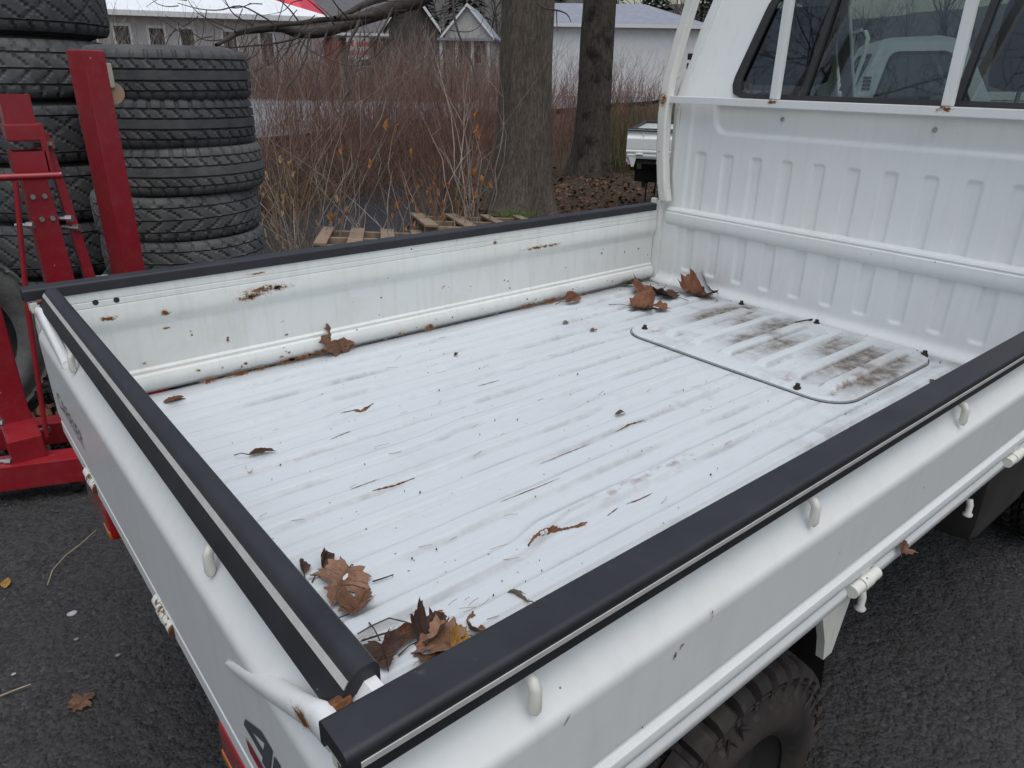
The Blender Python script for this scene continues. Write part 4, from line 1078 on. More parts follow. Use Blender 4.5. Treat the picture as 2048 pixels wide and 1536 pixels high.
def leaf(P, yaw, size, shape, mat, label, roll=0.0, fold=0.0, curl=0.0, tilt=(0, 0), stem=0.6, seed=0, z=None, rag=0.03, cat='leaf', group=None):
    rng = random.Random(seed)
    half = MAPLE if shape == 'maple' else OVAL
    dense = []
    for i in range(len(half) - 1):
        a, b = half[i], half[i + 1]
        for k in range(3):
            t = k / 3; j = rag * rng.uniform(-0.5, 0.5) * (1 if k else 0.3)
            dense.append((a[0] + (b[0]-a[0])*t + j, max(0.0, a[1] + (b[1]-a[1])*t + j)))
    dense.append(half[-1])
    M = 6; v = []; f = []; vein = []
    n = len(dense)
    for sgn in (1, -1):
        b0 = len(v)
        for i, (x, y) in enumerate(dense):
            mx = min(0.95, max(0.03, x * 0.75 + 0.12 - 0.25*y)) if x < 0.9 else x
            for q in range(M + 1):
                t = q / M; xx = mx + (x - mx) * t; yy = y * t * (1 if sgn > 0 else 0.94)
                v.append((xx - 0.45, sgn * yy))
                vein.append(1.0 if q == 0 else (0.7 if any(abs(yy - s_*(xx - x0_)) < 0.012 and yy > 0.01 for x0_, s_ in ((0.08, 1.5), (0.30, 1.1), (0.5, 1.0), (0.08, 4.0))) else 0.0))
        for i in range(n - 1):
            for q in range(M):
                a = b0 + i*(M+1) + q; fq = (a, a + 1, a + M + 2, a + M + 1)
                f.append(fq if sgn < 0 else fq[::-1])
    out = []
    nz = rng.uniform(0, 99)
    for (x, y) in v:
        zz = fold * abs(y)
        if roll:
            R_ = 1.0 / abs(roll); s_ = math.copysign(1, roll); a = y / R_
            y2 = R_ * math.sin(a); zz = zz + s_ * R_ * (1 - math.cos(a))
        else: y2 = y * math.cos(fold * 0.7)
        x2 = x
        if curl:
            R_ = 1.0 / abs(curl); a = x / R_; x2 = R_ * math.sin(a); zz = zz + math.copysign(1, curl) * R_ * (1 - math.cos(a))
        zz += 0.10 * (mnoise.noise(Vector((x*2.6 + nz, y*2.6, nz))) ) + 0.035 * mnoise.noise(Vector((x*8 + nz, y*8, 1)))
        out.append(Vector((x2, y2, zz)) * size)
    E = Matrix.Rotation(yaw, 3, 'Z') @ Matrix.Rotation(tilt[0], 3, 'X') @ Matrix.Rotation(tilt[1], 3, 'Y')
    out = [E @ q for q in out]
    zz = sorted(q.z for q in out); mn = zz[int(len(zz)*0.02)]
    zf = (ZF + 0.004) if z is None else z
    o = mesh_obj('fallen_leaf', [q - Vector((0, 0, mn)) for q in out], f, LM[mat], smooth=180, attrs={'vein': vein})
    o.location = (P[0], P[1], zf)
    tag(o, label, cat, group)
    if stem:
        base = (E @ (Vector((-0.43, 0, 0.02)) * size)) - Vector((0, 0, mn)); d = E @ Vector((-1, rng.uniform(-0.4, 0.4), 0)); d.z = max(-base.z / (stem * size) * 0.8, -0.6) if base.z > 0.01 else 0.05
        b = MB(); e1 = base + d * stem*size*0.5 + Vector((0, 0, 0.004)); e2 = base + d * stem*size; e2.z = max(e2.z, 0.001); e1.z = max(e1.z, 0.002)
        b.tube([base, e1, e2], [0.0011, 0.0009, 0.0012], 5); so = b.build('stem', LM['dark'], o, 60)
    return o
def lf(px, py, *a, **k):
    p = onz(px, py, k.pop('h', 0.668)); return leaf(p, *a, **k)
G = 'leaves lying in the truck bed'
lf(606, 1132, 1.2, 0.040, 'oval', 'dark', 'small dark leaf half hidden behind the tailgate trim', fold=0.7, seed=1, tilt=(0.5, 0), group=G)
lf(648, 1122, 0.9, 0.055, 'oval', 'dark', 'dark folded leaf standing above the big tan leaf', fold=1.0, tilt=(0.6, 0.1), seed=2, group=G)
lf(652, 1165, 2.0, 0.062, 'oval', 'pale', 'pale curled leaf half under the folded tan leaf', roll=5, tilt=(1.0, 0), seed=3, group=G)
lf(683, 1172, -2.35, 0.080, 'maple', 'tan', 'large smooth tan leaf folded to a point near the tailgate', fold=0.55, roll=-1.6, tilt=(-0.4, 0.1), seed=4, stem=0.2, group=G)
lf(718, 1205, 0.55, 0.058, 'maple', 'brown', 'small brown maple leaf with a long stem beside the tailgate', fold=0.35, roll=1.5, seed=5, group=G)
lf(768, 1312, -1.9, 0.062, 'maple', 'dark', 'dark ragged maple leaf tucked into the near bed corner', fold=0.35, tilt=(0.2, -0.1), seed=6, rag=0.06, group=G)
lf(862, 1258, 0.4, 0.062, 'maple', 'dark', 'dark crumpled maple leaf behind the big tan maple leaf', fold=0.5, roll=2.6, tilt=(0.2, 0), seed=7, group=G)
lf(872, 1292, 2.6, 0.078, 'maple', 'tan', 'large flat tan maple leaf against the near side gate', fold=0.10, roll=0.8, tilt=(0.22, 0.1), seed=8, stem=0.3, group=G)
lf(914, 1272, 0.8, 0.055, 'oval', 'yellow', 'ochre yellow leaf fragment on the big tan maple leaf', fold=0.6, roll=2, tilt=(0.4, 0), seed=9, rag=0.05, group=G, h=0.685, z=ZF + 0.012)
lf(947, 1258, 1.1, 0.058, 'oval', 'brown', 'curled brown leaf standing against the near side gate trim', roll=5, curl=2.0, tilt=(0.5, 0.2), seed=10, group=G)
lf(800, 1277, 0.35, 0.062, 'oval', 'red', 'reddish rolled leaf left of the big tan maple leaf', roll=6, tilt=(0.3, 0), seed=11, group=G)
lf(870, 1300, -0.6, 0.05, 'maple', 'brown', 'brown leaf scrap under the big tan maple leaf', fold=0.3, seed=30, stem=0.0, group=G)
lf(1037, 1194, 1.9, 0.040, 'oval', 'olive', 'small olive grey curled leaf alone near the side gate', roll=6, fold=0.4, tilt=(0.5, 0), seed=12, stem=0.3, group=G)
lf(521, 905, -0.25, 0.052, 'oval', 'brown', 'small folded brown leaf with upright stem near the tailgate', fold=0.7, tilt=(-0.5, 0), seed=13, stem=0.5, group=G)
lf(498, 935, 1.3, 0.034, 'oval', 'pale', 'tiny pale seed husk on the floor near the tailgate', roll=6, seed=14, stem=0.0, group=G)
lf(350, 801, 0.1, 0.058, 'oval', 'red', 'small narrow brown leaf in the far rear corner of the bed', roll=4, seed=15, stem=0.0, group=G)
lf(672, 700, 1.8, 0.10, 'maple', 'brown', 'brown maple leaf propped against the far side gate', fold=0.15, tilt=(0.0, -1.1), seed=16, group=G)
lf(912, 707, 0.6, 0.024, 'oval', 'dark', 'tiny dark curled leaf in the middle of the floor', roll=7, seed=17, stem=0.0, group=G)
lf(1297, 583, 0.3, 0.125, 'maple', 'red', 'red brown maple leaf heaped in the far front corner', fold=0.2, roll=1.5, tilt=(0.12, 0.05), seed=18, group=G)
lf(1300, 616, -0.9, 0.13, 'maple', 'red', 'orange brown maple leaf in front of the corner heap', fold=0.25, roll=1.5, tilt=(0.15, 0), seed=19, group=G)
lf(1322, 590, 1.6, 0.11, 'maple', 'dark', 'dark leaf at the right edge of the corner heap', fold=0.4, tilt=(0.2, 0), seed=33, group=G)
lf(1405, 585, -0.35, 0.165, 'maple', 'red', 'large red brown maple leaf leaning on the headboard', fold=0.18, roll=1.3, curl=0.8, tilt=(0.16, 0.06), seed=20, group=G)
lf(1428, 580, 0.7, 0.12, 'maple', 'dark', 'dark curled leaf on the right of the large headboard leaf', fold=0.4, roll=1.5, tilt=(0.15, 0.05), seed=34, stem=0.2, group=G)
lf(1264, 570, 2.3, 0.10, 'oval', 'olive', 'olive brown leaf standing in the far front corner', roll=3, tilt=(0.5, 0.3), seed=21, group=G)
lf(1145, 592, 0.35, 0.10, 'oval', 'red', 'orange leaf lying on the rust at the far gate foot', fold=0.5, tilt=(0.5, 0), seed=22, group=G, h=0.69, z=ZF + 0.016)
lf(1240, 826, -0.1, 0.032, 'oval', 'brown', 'tiny brown leaf sliver in front of the floor hatch', roll=6, seed=23, stem=0, group=G)
lf(1187, 659, 0.0, 0.03, 'oval', 'brown', 'tiny brown scrap left of the floor hatch', roll=4, seed=24, stem=0, group=G)
lf(1132, 644, 0.2, 0.03, 'oval', 'olive', 'tiny grey scrap nearest the far gate left of the hatch', roll=4, seed=25, stem=0, group=G)
lf(1866, 760, 0.8, 0.026, 'oval', 'red', 'tiny reddish scrap between the hatch and near gate trim', roll=3, seed=26, stem=0, group=G)
lf(876, 1222, 0.0, 0.016, 'oval', 'tan', 'tiny round tan flake above the near corner leaf pile', seed=27, stem=0, group=G)
lf(806, 1302, 0.0, 0.015, 'oval', 'brown', 'tiny brown flake between the near corner leaves', seed=28, stem=0, group=G)
leaf(ony(1810, 1083, -0.012), 0.2, 0.032, 'maple', 'brown', 'small brown leaf caught on the outside sill of the near gate', fold=0.6, tilt=(0.6, 0), seed=29, z=float(ony(1810, 1083, -0.012)[2]) - 0.012, group='leaves outside the truck bed')
leaf(onz(165, 1395, 0.03), 0.4, 0.055, 'maple', 'brown', 'flat brown leaf pressed on the asphalt left of the tailgate', fold=0.05, seed=31, z=0.018, stem=0, group='leaves outside the truck bed')
leaf(onz(10, 1160, 0.03), 1.4, 0.05, 'oval', 'yellow', 'ochre leaf on the asphalt at the left picture edge', fold=0.05, seed=32, z=0.018, stem=0, group='leaves outside the truck bed')
TWIG = simple('dark_twig_bark', (0.025, 0.017, 0.014), 0.9, (0.06, 0.045, 0.035), 60)
STRAW = simple('dry_straw', (0.30, 0.24, 0.15), 0.8, (0.42, 0.36, 0.25), 40)
def pxtwig(name, pts, r, label, mat=TWIG, h=0.667, branch=None):
    b = MB(); P = [Vector(onz(x, y, h)) for x, y in pts]
    b.tube(P, [r]*(len(P)-1) + [r*0.6], 6)
    if branch: b.tube([Vector(onz(x, y, h + 0.004)) for x, y in branch], r*0.7, 5)
    return tag(b.build(name, mat, None, 60), label, 'twig')
pxtwig('twig', [(722, 1282), (765, 1268), (805, 1258), (840, 1245), (858, 1232), (866, 1226)], 0.0014, 'thin dark forked twig in the near corner leaf pile', branch=[(840, 1254), (812, 1244), (778, 1236), (742, 1252), (715, 1268)])
pxtwig('twig', [(745, 1163), (765, 1157), (787, 1149)], 0.0012, 'short straight dark twig beyond the small maple leaf')
pxtwig('twig', [(95, 1170), (105, 1140), (130, 1112), (165, 1085), (192, 1060)], 0.0016, 'long pale straw stalk on the asphalt beside the tailgate', STRAW, h=0.028)
pxtwig('twig', [(0, 1392), (30, 1380), (62, 1368)], 0.002, 'pale stick lying on the asphalt at the left edge', STRAW, h=0.028)
pxtwig('twig', [(1590, 645), (1612, 641), (1640, 636), (1652, 630)], 0.003, 'short brown stick on the floor below the headboard', h=0.672)
# loose grit and pine needles on the bed floor: nobody could count them
def bits():
    v = []; f = []; rng = random.Random(3)
    for k in range(230):
        x = rng.uniform(0.06, 1.93); y = rng.choice([rng.uniform(0.05, 1.36), rng.choice(RIBS) + rng.uniform(-0.03, 0.03)])
        if rng.random() < 0.3: x = rng.uniform(0.05, 0.5); y = rng.uniform(0.04, 0.5)
        if rng.random() < 0.2: x = rng.uniform(1.85, 1.945)
        s = rng.uniform(0.0005, 0.0018) * (1.7 if rng.random() < 0.08 else 1); a = rng.uniform(0, 6.3); b0 = len(v); z = ZF + (0.0125 if (HATCH[0] < x < HATCH[1] and HATCH[2] < y < HATCH[3]) else 0.007)
        c, n_ = math.cos(a), math.sin(a); l = s * rng.uniform(1, 2.2)
        v += [(x + c*l, y + n_*l, z - 0.004), (x - n_*s, y + c*s, z - 0.004), (x - c*l, y - n_*l, z - 0.004), (x + n_*s, y - c*s, z - 0.004), (x, y, z + s*0.5)]
        f += [(b0, b0+1, b0+4), (b0+1, b0+2, b0+4), (b0+2, b0+3, b0+4), (b0+3, b0, b0+4)]
    o = mesh_obj('bed_grit', v, f, simple('dark_grit', (0.02, 0.015, 0.012), 0.9, (0.10, 0.07, 0.045), 300), smooth=None)
    tag(o, 'dark grit and crumbs scattered over the bed floor', 'grit', kind='stuff')
    b = MB()
    for k in range(150):
        x = rng.uniform(0.06, 1.5); y = rng.choice(RIBS) + rng.uniform(-0.03, 0.03)
        if k < 40: x = rng.uniform(0.10, 0.33); y = 0.33 + rng.uniform(-0.05, 0.05) + 0.2*(0.2 - x)
        a = rng.gauss(0, 0.35); ln = rng.uniform(0.008, 0.035); z = ZF + 0.0068
        b.tube([(x, y, z), (x + ln*0.5*math.cos(a), y + ln*0.5*math.sin(a) + rng.uniform(-0.002, 0.002), z + 0.0005), (x + ln*math.cos(a), y + ln*math.sin(a), z)], 0.00042, 3)
    o = b.build('pine_needles', simple('dry_needles', (0.13, 0.08, 0.048), 0.8, (0.27, 0.18, 0.11), 50), None, 60)
    tag(o, 'dry brown pine needles caught along the floor ribs', 'needles', kind='stuff')
bits()

# ------------------------------------------------------------------ tyre stacks
TM = {}
for nm, R_, w_, rm, pat, N_, mt in (('highway', 0.335, 0.196, 0.205, 'rib', 336, TYRE), ('winter', 0.36, 0.245, 0.215, 'cross', 336, TYRE), ('curved', 0.36, 0.240, 0.215, 'swoosh', 340, TYRE_GREY), ('highway_dusty', 0.338, 0.196, 0.205, 'rib', 336, TYRE_GREY), ('curved_small', 0.338, 0.192, 0.205, 'swoosh', 330, TYRE_GREY)):
    TM[nm] = tyre_mesh('tyre_' + nm, R_, w_, rm, pat, N_); TM[nm].materials.append(mt)
def put_tyre(kind, x, y, z, rz, tilt, label, group):
    o = bpy.data.objects.new('tyre', TM[kind]); col.objects.link(o)
    o.location = (x, y, z); o.rotation_euler = (tilt[0], tilt[1], rz)
    tag(o, label, 'tyre', group); return o
ORD = ['bottom', 'second', 'third', 'fourth', 'fifth', 'sixth', 'seventh', 'top']
cr = at(328, 142, 2.95); cl = at(20, 20, 3.06)
for k in range(8):
    kind = ['highway', 'curved_small', 'highway', 'curved_small', 'curved_small', 'highway_dusty', 'highway', 'highway'][k]
    dx = [-0.085, -0.075, -0.05, -0.022, -0.03, 0.008, 0.0, 0.0][k]
    put_tyre(kind, cr[0] + dx*0.8 + random.uniform(-0.006, 0.006), cr[1] - dx*0.4, 0.098 + 0.1775*k, random.uniform(0, 6), (random.uniform(-0.012, 0.012), random.uniform(-0.012, 0.012)),
             'grey black tyre, %s in the stack right of the red post' % (ORD[k] if k in (0, 7) else ORD[k] + ' from the bottom'), 'tyres in the right stack')
for k in range(7):
    kind = ['curved', 'winter', 'winter', 'winter', 'winter', 'curved', 'winter'][k]
    dx = [0.0, 0.03, 0.01, 0.03, 0.015, -0.015, 0.012][k]
    put_tyre(kind, cl[0] + dx*0.8, cl[1] - dx*0.4, 0.120 + 0.2465*k, random.uniform(0, 6), (random.uniform(-0.012, 0.012), random.uniform(-0.012, 0.012)),
             'worn black tyre, %s in the stack behind the red crane' % ('topmost' if k == 6 else ORD[k] if k == 0 else ORD[k] + ' from the bottom'), 'tyres in the left stack')
tl = at(-60, 590, 2.75)
put_tyre('curved', tl[0] - 0.12, tl[1] + 0.05, 0.37, 0.3, (rad(82), 0.1), 'upright tyre leaning at the far left behind the crane', 'loose tyres')
# ------------------------------------------------------------------ red folding shop crane
def crane():
    c = empty('shop_crane', (0.1, 2.4, 0)); tag(c, 'red folding shop crane standing in front of the tyre stacks', 'crane')
    O = Vector((0.1, 2.4, 0))
    def bx(b, lo, hi, bev=0.006): b.box(Vector(lo) - O, Vector(hi) - O, bev=bev)
    def tb(b, lo, hi, wall=0.006):                # open square tube standing up
        x0, y0, z0 = Vector(lo) - O; x1, y1, z1 = Vector(hi) - O
        b.box((x0, y0, z0), (x1, y0 + wall, z1)); b.box((x0, y1 - wall, z0), (x1, y1, z1)); b.box((x0, y0 + wall, z0), (x0 + wall, y1 - wall, z1)); b.box((x1 - wall, y0 + wall, z0), (x1, y1 - wall, z1))
    # folded leg, upright, with a caster at its upper end
    lg = one('folded_leg', RED, c, lambda b: b.box((-0.040, -0.04, 0.10), (0.040, 0.04, 1.412), M=Matrix.Translation(Vector((0.396, 2.49, 0)) - O) @ Matrix.Rotation(rad(24), 4, 'Z'), bev=0.006))
    one('caster_fork', simple('cream_caster', (0.45, 0.42, 0.34), 0.5, (0.30, 0.27, 0.2), 30), lg, lambda b: bx(b, (0.437, 2.47, 1.30), (0.462, 2.51, 1.375)))
    one('caster_wheel', simple('tan_caster_wheel', (0.33, 0.22, 0.14), 0.6), lg, lambda b: b.tube([Vector((0.4535, 2.48, 1.285)) - O, Vector((0.4535, 2.50, 1.285)) - O], 0.034, 20))
    # mast with the open pump tower
    mt = one('mast', RED, c, lambda b: (tb(b, (0.125, 2.40, 1.20), (0.205, 2.48, 1.282)), b.add([Vector(p) - O for p in ((0.13, 2.402, 0.10), (0.235, 2.402, 0.10), (0.200, 2.402, 1.06), (0.135, 2.402, 1.06), (0.13, 2.50, 0.10), (0.235, 2.50, 0.10), (0.200, 2.48, 1.06), (0.135, 2.48, 1.06))], [(0, 1, 2, 3), (7, 6, 5, 4), (0, 4, 5, 1), (1, 5, 6, 2), (2, 6, 7, 3), (3, 7, 4, 0)])))
    one('collar', RED, mt, lambda b: (tb(b, (0.120, 2.392, 1.055), (0.212, 2.49, 1.120)), bx(b, (0.120, 2.392, 1.150), (0.212, 2.49, 1.200)), bx(b, (0.205, 2.392, 1.055), (0.222, 2.49, 1.20), 0.003)))
    one('side_channel', RED, c, lambda b: b.add([Vector(p) - O for p in ((0.215, 2.42, 1.17), (0.235, 2.42, 1.17), (0.335, 2.42, 0.10), (0.290, 2.42, 0.10), (0.215, 2.47, 1.17), (0.235, 2.47, 1.17), (0.335, 2.47, 0.10), (0.290, 2.47, 0.10))], [(0, 1, 2, 3), (7, 6, 5, 4), (0, 4, 5, 1), (1, 5, 6, 2), (2, 6, 7, 3), (3, 7, 4, 0)]))
    DEC = simple('worn_white_decal', (0.50, 0.46, 0.45), 0.6, (0.28, 0.06, 0.07), 60)
    sch = [o for o in c.children if o.name.startswith('side_channel')][0]
    for z0, z1 in ((1.08, 1.14), (0.98, 1.06), (0.80, 0.86), (0.66, 0.74)):
        def dq(b, z0=z0, z1=z1):
            xa = lambda z: 0.335 - 0.100*(z - 0.10)/1.07 + 0.0015
            b.add([Vector((xa(z0), 2.428, z0)) - O, Vector((xa(z0), 2.462, z0)) - O, Vector((xa(z1), 2.462, z1)) - O, Vector((xa(z1), 2.428, z1)) - O], [(0, 1, 2, 3)])
        one('decal', DEC, sch, dq, None)
    one('pump_handle', RED, c, lambda b: b.tube([Vector((-0.25, 2.36, 1.060)) - O, Vector((0.234, 2.35, 1.050)) - O], 0.0105, 12), 60)
    one('brace_rod', RED, c, lambda b: b.tube([Vector((0.110, 2.35, 1.04)) - O, Vector((0.062, 2.35, 0.68)) - O, Vector((0.018, 2.35, 0.20)) - O], 0.008, 10), 60)
    one('folded_leg', RED, c, lambda b: bx(b, (-0.085, 2.46, 0.155), (-0.003, 2.54, 1.40)))
    one('base_beam', RED, c, lambda b: b.box((-0.9, -0.045, 0.065), (0.0, 0.045, 0.155), M=Matrix.Translation(Vector((0.115, 2.255, 0)) - O) @ Matrix.Rotation(rad(-21), 4, 'Z'), bev=0.005))
    one('base_beam', RED, c, lambda b: b.box((-0.2, -0.04, 0.07), (0.42, 0.04, 0.155), M=Matrix.Translation(Vector((0.03, 2.62, 0)) - O) @ Matrix.Rotation(rad(-21), 4, 'Z'), bev=0.005))
    one('leg_socket', RED, c, lambda b: bx(b, (-0.095, 2.30, 0.14), (0.005, 2.56, 0.235)))
    for p in ((0.150, 2.398, 0.985), (0.182, 2.398, 0.985), (0.160, 2.398, 0.915), (0.190, 2.398, 0.915)):
        one('bolt', STEEL, mt, lambda b, p=p: b.tube([Vector(p) - O, Vector(p) - O - Vector((0, 0.007, 0))], [0.0085, 0.0075], 8))
    for p in ((0.223, 2.42, 1.135), (0.118, 2.40, 0.90), (0.228, 2.40, 0.91), (0.245, 2.42, 0.875), (-0.10, 2.40, 0.27), (0.02, 2.42, 0.20), (0.3, 2.42, 0.70), (-0.11, 2.33, 0.16)):
        one('bolt', STEEL, c, lambda b, p=p: (b.tube([Vector(p) - O, Vector(p) - O + Vector((0.016, -0.012, 0))], 0.0115, 6), b.tube([Vector(p) - O + Vector((-0.03, 0.02, 0)), Vector(p) - O], 0.006, 8)))
    for p in ((-0.55, 2.51), (0.06, 2.29), (0.36, 2.50)):
        one('caster_wheel', BLACK, c, lambda b, p=p: b.tube([Vector((p[0] - 0.012, p[1], 0.032)) - O, Vector((p[0] + 0.012, p[1], 0.032)) - O], 0.032, 18))
crane()

# ------------------------------------------------------------------ trees
def bark_mat(name, a, b, moss=None):
    t = NT(name)
    st = t.noise(46, 6, 0.8, vec=t.mapping(scale=(1, 1, 0.24))); st2 = t.noise(9, 5, 0.6, vec=t.mapping(scale=(1, 1, 0.25))); fine = t.noise(90, 3)
    c = t.ramp(st, [(0.30, tuple(q*0.35 for q in a)), (0.48, a), (0.70, b)])
    c = t.mix(t.ramp(st2, [(0.45, 0.0), (0.75, 0.55)]), c, tuple(q*0.6 for q in a))
    if moss: c = t.mix(t.ramp(t.noise(3.5, 5, 0.6), [(0.52, 0.0), (0.66, 0.8)]), c, moss)
    t.set(c, 0.95, spec=0.15); t.bump(t.math('ADD', st, t.math('MULTIPLY', fine, 0.25)), 0.9, 0.03); return t.m
BARK1 = bark_mat('grey_brown_bark', (0.13, 0.105, 0.085), (0.25, 0.215, 0.18))
BARK2 = bark_mat('dark_wet_bark', (0.080, 0.068, 0.056), (0.16, 0.14, 0.118), (0.014, 0.013, 0.013))
TWIGM = simple('branch_bark', (0.030, 0.023, 0.020), 0.9, (0.070, 0.055, 0.047), 12)
def trunk(name, base, path, parent, mat, seed, flare=0.5, flareh=0.5, n=64):
    v = []; f = []
    P = [(Vector(p), r) for p, r in path]
    rows = []
    for i in range(len(P) - 1):
        k = 26 if i == 0 else 10
        for q in range(k): rows.append((P[i][0].lerp(P[i+1][0], q/k), P[i][1] + (P[i+1][1] - P[i][1])*q/k))
    rows.append(P[-1])
    for p, r in rows:
        hgt = max(0.0, p.z)
        fl = math.exp(-(hgt / flareh) * 1.6) * flare
        for k in range(n):
            a = 2*math.pi*k/n
            but = 0.5 + 0.5*math.cos(a*4 + seed) + 0.4*math.cos(a*7 + seed*2.3)
            rr = r * (1 + fl * (0.55 + 0.8*but))
            q = Vector((math.cos(a)*1.2 + seed, math.sin(a)*1.2, p.z*0.35)); rr += r * 0.07 * mnoise.noise(q*1.7)
            rr += 0.010 * (abs(mnoise.noise(Vector((math.cos(a)*9 + seed, math.sin(a)*9, p.z*1.1))))*2 - 0.5)
            v.append((p.x + rr*math.cos(a), p.y + rr*math.sin(a), p.z))
    for i in range(len(rows) - 1):
        for k in range(n): f.append((i*n+k, i*n+(k+1) % n, (i+1)*n+(k+1) % n, (i+1)*n+k))
    return mesh_obj(name, v, f, mat, parent, smooth=180)
def grow(b, p, d, ln, r, lvl, rng, up=0.1, kids=(5, 5, 4), seg=6, spread=0.8):
    pts = [p.copy()]; rr = [r]; dirs = []
    for i in range(seg):
        d = (d + Vector((rng.gauss(0, 0.16), rng.gauss(0, 0.16), rng.gauss(0, 0.12) + up*0.25))).normalized()
        p = p + d * (ln / seg); pts.append(p.copy()); rr.append(max(0.002, r * (1 - 0.80*(i+1)/seg))); dirs.append(d.copy())
    b.tube(pts, rr, (7, 5, 4, 3)[min(lvl, 3)], caps=False)
    if lvl >= len(kids): return
    for k in range(kids[lvl]):
        i = rng.randint(1, seg - 1); q = pts[i].lerp(pts[i+1], rng.random())
        ax = dirs[i].cross(Vector((rng.gauss(0, 1), rng.gauss(0, 1), rng.gauss(0, 1)))).normalized()
        nd = (dirs[i] * math.cos(spread) + ax * math.sin(spread)).normalized()
        grow(b, q, nd, ln * rng.uniform(0.4, 0.65), max(0.003, rr[i]*0.55), lvl + 1, rng, up, kids, max(3, seg - 1), spread)
def bare_tree(name, base, r, h, label, mat, seed, lean=(0, 0), limbs=6, limb_z=3.6, group=None, limb_len=3.2, kids=(6, 6, 4)):
    t = empty(name, base); tag(t, label, 'tree', group)
    path = [((0, 0, -0.25), r*1.08), ((lean[0]*0.4, lean[1]*0.4, h*0.35), r*0.92), ((lean[0], lean[1], h*0.7), r*0.72), ((lean[0]*1.4, lean[1]*1.4, h), r*0.3)]
    trunk('trunk', base, path, t, mat, seed)
    rng = random.Random(seed); b = MB()
    for k in range(limbs):
        z = limb_z + (h - limb_z) * (k / limbs) * 0.95; q = z / h
        a = 2.4*k + seed; d = Vector((math.cos(a), math.sin(a), 0.55))
        grow(b, Vector((lean[0]*q, lean[1]*q, z)), d.normalized(), limb_len*(1 - 0.5*q), r*0.26*(1.2 - q), 0, rng, 0.18, kids, 7)
    b.build('crown', TWIGM, t, 60)
    return t
tb1 = onz(1042, 432, 0.0)
t1 = bare_tree('bare_tree', (float(tb1[0]) + 0.12, float(tb1[1]) + 0.15, -0.05), 0.265, 8.5, 'thick grey brown tree trunk behind the far side gate', BARK1, 4, (0.10, -0.05), limbs=7, limb_z=4.0, group='bare trees by the stream')
tb2 = onz(1178, 352, 0.0)
t2 = bare_tree('bare_tree', (float(tb2[0]), float(tb2[1]), -0.03), 0.235, 8.0, 'darker tree trunk with a black wet streak nearer the cab', BARK2, 9, (0.05, 0.0), limbs=6, limb_z=4.2, group='bare trees by the stream')
bare_tree('bare_tree', (-5.2, 5.6, -0.05), 0.22, 8.0, 'bare tree beyond the left picture edge', BARK1, 21, (0.2, 0.1), limbs=11, limb_z=1.9, group='bare trees by the stream', limb_len=4.2, kids=(7, 6, 5))
